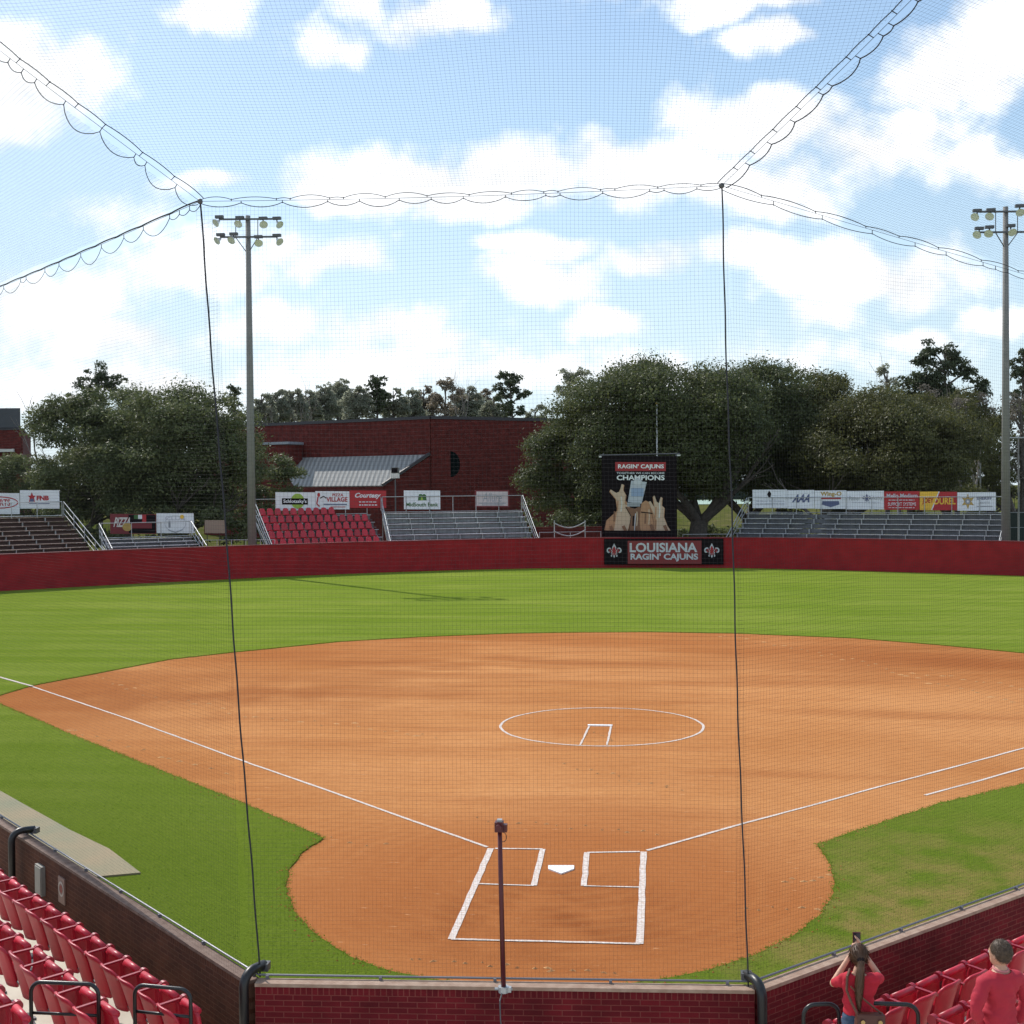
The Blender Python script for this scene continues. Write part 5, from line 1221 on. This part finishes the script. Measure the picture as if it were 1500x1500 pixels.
# undergrowth: dark hedges and shrubs at the trees' feet
def hedge(label,px0,px1,d,ztop,seed,leafm=L_oak,dens=260):
    rnd=random.Random(seed); a,b=gp(px0,d),gp(px1,d); root=empty('hedge',a); tag(root,label,'hedge'); L=(b-a).length; cs=[];rs=[]
    n=int(L/1.0)
    for i in range(n):
        for k_ in range(2): r_=rnd.uniform(.7,1.2); cs.append(tuple(a.lerp(b,(i+rnd.random())/n)-a+FH*rnd.uniform(-.8,.8)+UP*(rnd.uniform(.3,1)*(ztop-a.z-r_*.6)))); rs.append(r_)
    np_mesh('foliage',leaves(cs,rs,dens,.16,.85),4,leafm,root)
    mb=MB()
    for i in range(n): p=a.lerp(b,(i+.5)/n)-a; mb.tube([p,p+UP*(ztop-a.z)*.7],[.06,.02],5)
    mb.build('stem',M_bark,root)
hedge('dark hedge under the left oaks behind the small bleacher',60,420,104,5.0,80,L_oak)
hedge('dark shrubs under the oaks left of the poster',775,890,109,4.2,81,L_oak)
hedge('dark leafy mass added for the shade under the oaks right of the poster',998,1082,127,2.4,86,L_oak)  # low foliage added to darken the shaded ground beneath the canopy
hedge('dark undergrowth behind the wide bleacher signs',1110,1440,121,6.0,82,L_oakb)
hedge('dense dark treeline undergrowth at the far right',1380,1680,150,8.0,83,L_pine,200)
hedge('dark greenery beyond the far left building',-200,60,128,6.0,84,L_oakl,200)
hedge('shaded green bank beyond the tennis courts',900,1250,272,9.5,85,L_oak,150)
# slim posts and court lights on the right
def court_light(px,py0,d,arm,label):
    q=P(px,py0,d); b=Vector((q.x,q.y,terrain_z(d))); root=empty('court_light',b); tag(root,label,'light pole','slim tennis court light poles')
    mb=MB(); mb.tube([(0,0,0),(0,0,q.z-b.z)],[.1,.07],8); mb.build('pole',M_poleconc,root)
    mb=MB(); mb.bar(Vector((-arm,0,q.z-b.z)),Vector((arm,0,q.z-b.z)),.1,.1); mb.box((-arm,0,q.z-b.z-.05),(.6,.4,.2)); mb.box((arm,0,q.z-b.z-.05),(.6,.4,.2)); mb.build('lamp_arm',M_galv,root)
court_light(1436,642,132,1.3,'slim court light with two lamps left of the right floodlight pole')
court_light(1492,641,125,1.5,'slim court light with two lamps right of the right floodlight pole')
# ------------------------------------------------------------------ people
def skin_body(name,verts,edges,radii,m,parent=None,extra=None,voxel=.014,sub=2):
    me=bpy.data.meshes.new(name); me.from_pydata([Vector(v) for v in verts],edges,[]); o=bpy.data.objects.new(name,me); C.objects.link(o)
    sk=o.modifiers.new('s','SKIN'); 
    for i,r in enumerate(radii):
        d=me.skin_vertices[0].data[i] if len(me.skin_vertices) else None
        if d: d.radius=(r,r) if not isinstance(r,tuple) else r
    if len(me.skin_vertices): me.skin_vertices[0].data[0].use_root=True
    sb=o.modifiers.new('b','SUBSURF'); sb.levels=sb.render_levels=sub
    dg=bpy.context.evaluated_depsgraph_get(); dg.update(); nm=bpy.data.meshes.new_from_object(o.evaluated_get(dg)); bpy.data.objects.remove(o)
    if extra:
        bm=bmesh.new(); bm.from_mesh(nm); tmp=bpy.data.meshes.new('x'); tmp.from_pydata(extra.v,[],extra.f); bm.from_mesh(tmp); bm.to_mesh(nm); bm.free()
    o=bpy.data.objects.new(name,nm); C.objects.link(o)
    if voxel:
        rm=o.modifiers.new('r','REMESH'); rm.mode='VOXEL'; rm.voxel_size=voxel; sm=o.modifiers.new('m','SMOOTH'); sm.iterations=3; sm.factor=.5
        dg=bpy.context.evaluated_depsgraph_get(); dg.update(); n2_=bpy.data.meshes.new_from_object(o.evaluated_get(dg)); bpy.data.objects.remove(o); o=bpy.data.objects.new(name,n2_); C.objects.link(o); nm=n2_
    nm.materials.clear(); nm.materials.append(m); nm.polygons.foreach_set('use_smooth',[True]*len(nm.polygons))
    if parent is not None: o.parent=parent
    return o
def garment(name,body,region,off,m,parent):
    """cloth layer lying off the body's surface where region(p) holds"""
    bm=bmesh.new(); bm.from_mesh(body.data); bm.normal_update()
    bmesh.ops.delete(bm,geom=[f for f in bm.faces if not region(f.calc_center_median())],context='FACES')
    for _ in range(3): bmesh.ops.smooth_vert(bm,verts=bm.verts,factor=.5,use_axis_x=True,use_axis_y=True,use_axis_z=True)
    bm.normal_update(); rr=random.Random(len(bm.verts))
    nrm={v:v.normal.copy() for v in bm.verts}
    for v in bm.verts:
        q_=v.co*7; q_.z*=1.6; f=.018*(mnoise.noise(q_)+.5*mnoise.noise(q_*2.3+Vector((3,1,7))))
        v.co+=nrm[v]*(off+f)
    me=bpy.data.meshes.new(name); bm.to_mesh(me); bm.free(); me.materials.append(m); me.polygons.foreach_set('use_smooth',[True]*len(me.polygons))
    o=bpy.data.objects.new(name,me); C.objects.link(o); o.parent=parent
    sd=o.modifiers.new('thickness','SOLIDIFY'); sd.thickness=.008; sd.offset=-1
    return o
def strands(hair,long,parent,who):
    """fine strands laid over the hair surface, merged into the hair mesh"""
    me=hair.data; vs=[(v.co.copy(),v.normal.copy()) for v in me.vertices]; r=random.Random(5); bm=bmesh.new(); bm.from_mesh(me)
    for k in range(1500):
        c,n=r.choice(vs); d=Vector((r.gauss(0,.12),-.25,-1)) if long>.5 else Vector((r.gauss(0,.5),-.3,-.5))
        if long>.5 and c.z>1.52: d=(Vector((0,-.11,1.57))-c)
        d=(d-n*d.dot(n)*.9); d.normalize(); L=r.uniform(.05,.12) if long>.5 else r.uniform(.012,.028)
        side=d.cross(n).normalized()*(.0022 if long>.5 else .0016); lift=r.uniform(.001,.008 if long>.5 else .012)
        a=c; b=c+d*L*.5+n*lift; e=c+d*L+n*lift*.7
        q=[bm.verts.new(x) for x in (a-side,a+side,b+side,b-side,e)]; bm.faces.new(q[:4]); bm.faces.new((q[3],q[2],q[4]))
    bm.to_mesh(me); bm.free()
class Graph:
    def __init__(s): s.v=[];s.e=[];s.r=[]
    def n(s,p,r,frm=None):
        s.v.append(tuple(p)); s.r.append(r); i=len(s.v)-1
        if frm is not None: s.e.append((frm,i))
        return i
def hand(g,wrist,wp,dirv,palmn,curl=.5,scale=1.0):
    """palm and five fingers; dirv points along the hand, palmn out of the palm"""
    d=Vector(dirv).normalized(); pn=Vector(palmn).normalized(); side=d.cross(pn).normalized(); wp=Vector(wp)
    pm=g.n(wp+d*.045*scale,(.030,.018),wrist); pe=g.n(wp+d*.08*scale,(.034,.014),pm)
    for k,(off,L) in enumerate(((-.030,.062),(-.010,.074),(.011,.070),(.030,.054))):
        b=wp+d*.088*scale+side*off; i=g.n(b,.0095,pe); p=b; dd=d.copy()
        for j in range(3):
            dd=(dd+pn*curl*.7).normalized(); p=p+dd*L/2.6; i=g.n(p,.0085-.001*j,i)
    b=wp+d*.035*scale-side*.030; i=g.n(b,.012,pm); b2=b+(-side*.6+d*.6+pn*.4).normalized()*.032; i=g.n(b2,.010,i); g.n(b2+(d*.8+pn*.5).normalized()*.028,.009,i)
M_skin=mat('skin',(.55,.30,.20),.55,var=.05,scale=6); M_hair=mat('brown_hair',(.10,.048,.024),.5,var=.35,scale=30,stretch=(8,8,1)); M_hairm=mat('short_brown_hair',(.07,.042,.024),.6,var=.3,scale=40)
M_shirt=mat('red_cotton',(.47,.012,.030),.85,var=.08,scale=8,bump=.3); M_shirt2=mat('red_knit',(.40,.016,.035),.85,var=.08,scale=9,bump=.3); M_jean=mat('blue_denim',(.045,.075,.13),.9,var=.2,scale=20)
M_trous=mat('dark_trousers',(.03,.028,.03),.9); M_leather=mat('brown_leather',(.13,.045,.025),.5,var=.15,scale=10); M_brass=mat('brass',(.5,.35,.15),.4,.7)
def face(ex,c,s,yawv):
    """head shape with nose, ears, brow, chin around centre c (facing +y rotated by yaw)"""
    R=Matrix.Rotation(yawv,3,'Z')
    def q(x,y,z): return tuple(Vector(c)+R@Vector((x*s,y*s,z*s)))
    e=MB(); e.sphere((0,0,0.01),.1,16,12,(.80,.95,1.12)); e.sphere((0,.035,-.055),.062,12,8,(.95,.85,.9)); e.sphere((0,.098,-.012),.016,8,6,(.8,1.1,1.5))
    for g in (-1,1): e.sphere((g*.082,-.005,-.005),.022,8,6,(.4,.9,1.4))
    e.sphere((0,.086,.022),.03,8,6,(1.6,.4,.4)); e.sphere((0,.087,-.052),.018,8,6,(1.3,.5,.5))
    vs=[q(*v) for v in e.v]; ex.add(vs,e.f); return q,R
def eyes(q,parent):
    mb=MB()
    for g in (-1,1): mb.sphere(q(g*.032,.083,.005),.011,8,6)
    mb.build('eye',mat('eye_white',(.6,.6,.6),.3),parent)

def woman():
    pos=P(1258,1440,12.05); top=P(1254,1386,12.05).z; z0=ZD; H=top-z0; k=H/1.68
    root=empty('person',(pos.x,pos.y,z0),yaw*-1+rad(-4)); root.scale=(k,k,k)
    root.location.z+=0; tag(root,'woman with a long brown ponytail in a red shirt and jeans raising a phone','person')
    g=Graph(); pel=g.n((0,0,.93),(.15,.105)); sp=g.n((0,.01,1.10),(.118,.088),pel); ch=g.n((0,0,1.27),(.145,.10),sp); nk=g.n((0,0,1.40),(.06,.058),ch); hd=g.n((0,.01,1.50),.052,nk)
    for s,el,wr in ((1,(.25,.17,1.30),(.085,.30,1.545)),(-1,(-.235,.17,1.22),(-.01,.31,1.50))):
        sh=g.n((s*.155,0,1.345),.056,ch); ua=g.n(Vector((s*.175,.0,1.34)).lerp(Vector(el),.5),.043,sh); e=g.n(el,.038,ua); fa=g.n(Vector(el).lerp(Vector(wr),.4),.034,e); w=g.n(wr,.024,fa)
        hand(g,w,wr,Vector((-s*.25,.05,1)),Vector((-s*1,.25,.1)),.55,.95)
        hp=g.n((s*.09,0,.86),.095,pel); th=g.n((s*.10,.005,.66),.078,hp); kn=g.n((s*.10,.015,.47),.056,th); cf=g.n((s*.10,-.01,.32),.05,kn); an=g.n((s*.10,-.01,.09),.036,cf); g.n((s*.105,.11,.045),.036,an)
    ex=MB(); q,R=face(ex,(0,.03,1.575),.93,rad(-10))
    b=skin_body('body',g.v,g.e,g.r,M_skin,root,ex,.011); eyes(q,root)
    def shirt_r(p):
        if p.z<1.0: return False
        if p.y>.105 and (abs(p.x)>.12 or p.z>1.3): return False
        if p.z>1.40 and abs(p.x)<.07: return False
        return p.z<1.445
    garment('shirt',b,shirt_r,.016,M_shirt,root)
    garment('jeans',b,lambda p:.10<p.z<1.03 and abs(p.x)<.24,.012,M_jean,root)
    for s in (1,-1):
        mb=MB(); mb.sphere((s*.103,.055,.04),.05,12,8,(.95,2.6,.85)); mb.build('shoe',M_blk,root,smooth=True)
    # hair: cap over the skull and a long ponytail
    mb=MB(); mb.sphere((0,.005,1.60),.104,18,12,(.86,.92,1.08)); g=Graph(); a=g.n((0,-.05,1.60),.06); t=g.n((0,-.11,1.575),.036,a); t=g.n((-.01,-.145,1.50),.042,t); t=g.n((-.02,-.145,1.38),.046,t); t=g.n((-.03,-.14,1.27),.040,t); t=g.n((-.03,-.145,1.17),.026,t); g.n((-.025,-.145,1.10),.010,t)
    hr=skin_body('hair',g.v,g.e,g.r,M_hair,root,mb,.010)
    mb=MB(); mb.tube([(0,-.095,1.585),(0,-.118,1.565)],.040,12); mb.build('hair_tie',M_blk,root)
    strands(hr,1.0,root,'woman')
    # things she holds and carries
    Mx=Matrix.Translation((pos.x,pos.y,z0))@Matrix.Rotation(yaw*-1+rad(-4),4,'Z')@Matrix.Scale(k,4)
    def Wd(p): return Mx@Vector(p)
    ph=empty('phone',Wd((.045,.33,1.63)),yaw*-1+rad(-4)); tag(ph,'dark phone held up in the hands of the ponytailed woman','phone')
    mb=MB(); mb.box((0,0,0),(.075,.010,.15)); mb.build('case',M_maroon,ph); mb=MB(); mb.box((0,-.007,0),(.066,.004,.135)); mb.build('screen',mat('phone_screen',(.02,.02,.03),.1),ph)
    bag=empty('handbag',Wd((.07,-.20,.95)),yaw*-1+rad(-4)); tag(bag,'brown leather handbag hanging at the back of the ponytailed woman','bag')
    mb=MB(); mb.hexa([(-.15,-.06,-.12),(.15,-.06,-.12),(.15,.06,-.12),(-.15,.06,-.12),(-.125,-.035,.12),(.125,-.035,.12),(.125,.05,.12),(-.125,.05,.12)]); mb.build('bag_body',M_leather,bag)
    mb=MB(); mb.hexa([(-.128,-.068,-.02),(.128,-.068,-.02),(.128,-.060,-.02),(-.128,-.060,-.02),(-.13,-.045,.125),(.13,-.045,.125),(.13,-.03,.13),(-.13,-.03,.13)]); mb.build('flap',mat('dark_leather',(.09,.028,.018),.5),bag)
    for x in (-.08,.08): mb=MB(); mb.tube([(x,-.066,.07),(x,-.076,.07)],.02,10); mb.build('buckle',M_brass,bag)
    mb=MB(); mb.bar((0,-.074,-.04),(0,-.074,.02),.05,.01,Vector((0,1,0))); mb.build('clasp',M_brass,bag)
    mb=MB(); mb.tube([(-.12,0,.12),(-.17,.03,.22),(-.205,.055,.32),(-.19,.11,.43),(-.15,.19,.47)],.013,6); mb.tube([(.11,.02,.12),(.05,.04,.16),(-.05,.055,.24),(-.17,.05,.36)],.010,6); mb.build('strap',M_leather,bag)
woman()
def man():
    d=10.95; pos=P(1466,1440,d); z0=ZD+RISE*2; top=P(1464,1379,d).z; H=top-z0; k=H/1.78
    rz=yaw*-1+rad(18); root=empty('person',(pos.x,pos.y,z0),rz); root.scale=(k,k,k)
    tag(root,'short-haired man in a red long-sleeved shirt with one hand at his hip','person')
    g=Graph(); pel=g.n((0,0,.98),(.15,.11)); sp=g.n((0,.01,1.17),(.140,.10),pel); ch=g.n((0,0,1.35),(.175,.115),sp); nk=g.n((0,0,1.49),(.064,.064),ch); hd=g.n((0,.01,1.58),.058,nk)
    for s,el,wr in ((-1,(-.33,-.06,1.20),(-.19,.06,1.00)),(1,(.30,.02,1.16),(.28,.12,.92))):
        sh=g.n((s*.195,0,1.43),.064,ch); ua=g.n(Vector((s*.215,.0,1.42)).lerp(Vector(el),.5),.052,sh); e=g.n(el,.044,ua); fa=g.n(Vector(el).lerp(Vector(wr),.4),.040,e); w=g.n(wr,.029,fa)
        hand(g,w,wr,(Vector(wr)-Vector(el)).normalized(),Vector((-s,.2,0)),.35,1.05)
        hp=g.n((s*.09,0,.90),.10,pel); th=g.n((s*.10,.005,.70),.085,hp); kn=g.n((s*.105,.015,.50),.062,th); cf=g.n((s*.105,-.01,.34),.056,kn); an=g.n((s*.105,-.01,.09),.04,cf); g.n((s*.11,.13,.045),.038,an)
    ex=MB(); q,R=face(ex,(0,.02,1.655),1.06,rad(14)); b=skin_body('body',g.v,g.e,g.r,M_skin,root,ex,.012); eyes(q,root)
    ws=[(Vector((-.19,.06,1.00)),(Vector((-.19,.06,1.00))-Vector((-.33,-.06,1.20))).normalized()),(Vector((.28,.12,.92)),(Vector((.28,.12,.92))-Vector((.30,.02,1.16))).normalized())]
    def is_hand(p): return any((p-w0).dot(d0)>-.02 and (p-w0).length<.20 and (abs(p.x)>.215 or (p-w0-d0*.09).length<.10 and p.y>.0 and p.x<-.165) for w0,d0 in ws)
    def shirt_r(p):
        if is_hand(p): return False
        if abs(p.x)>.2: return p.z>.80
        if p.z>1.50 and Vector((p.x,p.y)).length<.085: return False
        return .94<p.z<1.53
    garment('shirt',b,shirt_r,.017,M_shirt2,root)
    garment('trousers',b,lambda p:.10<p.z<.97 and abs(p.x)<.215 and not is_hand(p),.013,M_trous,root)
    mb=MB(); mb.tube([(math.cos(a)*.066,math.sin(a)*.066,1.525+.01*math.sin(a)) for a in np.linspace(0,6.283,20)],.012,6); mb.build('collar',mat('collar_pink',(.55,.2,.2),.8),root,smooth=True)
    for s in (1,-1): mb=MB(); mb.sphere((s*.108,.06,.04),.055,12,8,(.95,2.6,.85)); mb.build('shoe',M_blk,root,smooth=True)
    mb=MB(); Rm=R; mb.sphere((0,0,0),.112,18,12,(.84,.98,.98)); vs=[tuple(Vector((0,.012,1.693))+Rm@Vector((v[0],v[1]-.018,v[2]))) for v in mb.v]; m2=MB(); m2.add(vs,mb.f); h=Graph(); a=h.n((0,-.045,1.64),.074); h.n((0,-.045,1.60),.066,a)
    hr=skin_body('hair',h.v,h.e,h.r,M_hairm,root,m2,.011); strands(hr,.3,root,'man')
man()

# worn scratches of soil spilled over the turf edge
def spill():
    mb=MB(); r=random.Random(9)
    for i in range(1500):
        q=dirt_loop[r.randrange(len(dirt_loop))]
        if q[1]>30: continue
        d_=Vector((q[0],q[1]-8)); d_.normalize(); q=Vector((q[0],q[1]))+d_*abs(r.gauss(0,.10))+Vector((r.gauss(0,.05),r.gauss(0,.05))); L=r.uniform(.006,.022)
        mb.add([(q.x+L*math.cos(a)*r.uniform(.6,1.2),q.y+L*math.sin(a)*r.uniform(.6,1.2),.024+.0) for a in (0,1.26,2.5,3.8,5.0)]+[(q.x,q.y,.024+L*.7)],[(j,(j+1)%5,5) for j in range(5)])
    return tag(mb.build('soil_crumbs',MATS['infield_dirt']),kind='stuff',label='orange soil crumbs spilled onto the turf edge')
spill()

# ------------------------------------------------------------------ output
S.view_settings.view_transform='Standard'; S.view_settings.look='None'; S.view_settings.exposure=0.05; S.view_settings.gamma=1
S.cycles.max_bounces=4; S.cycles.transparent_max_bounces=8; S.cycles.use_denoising=True
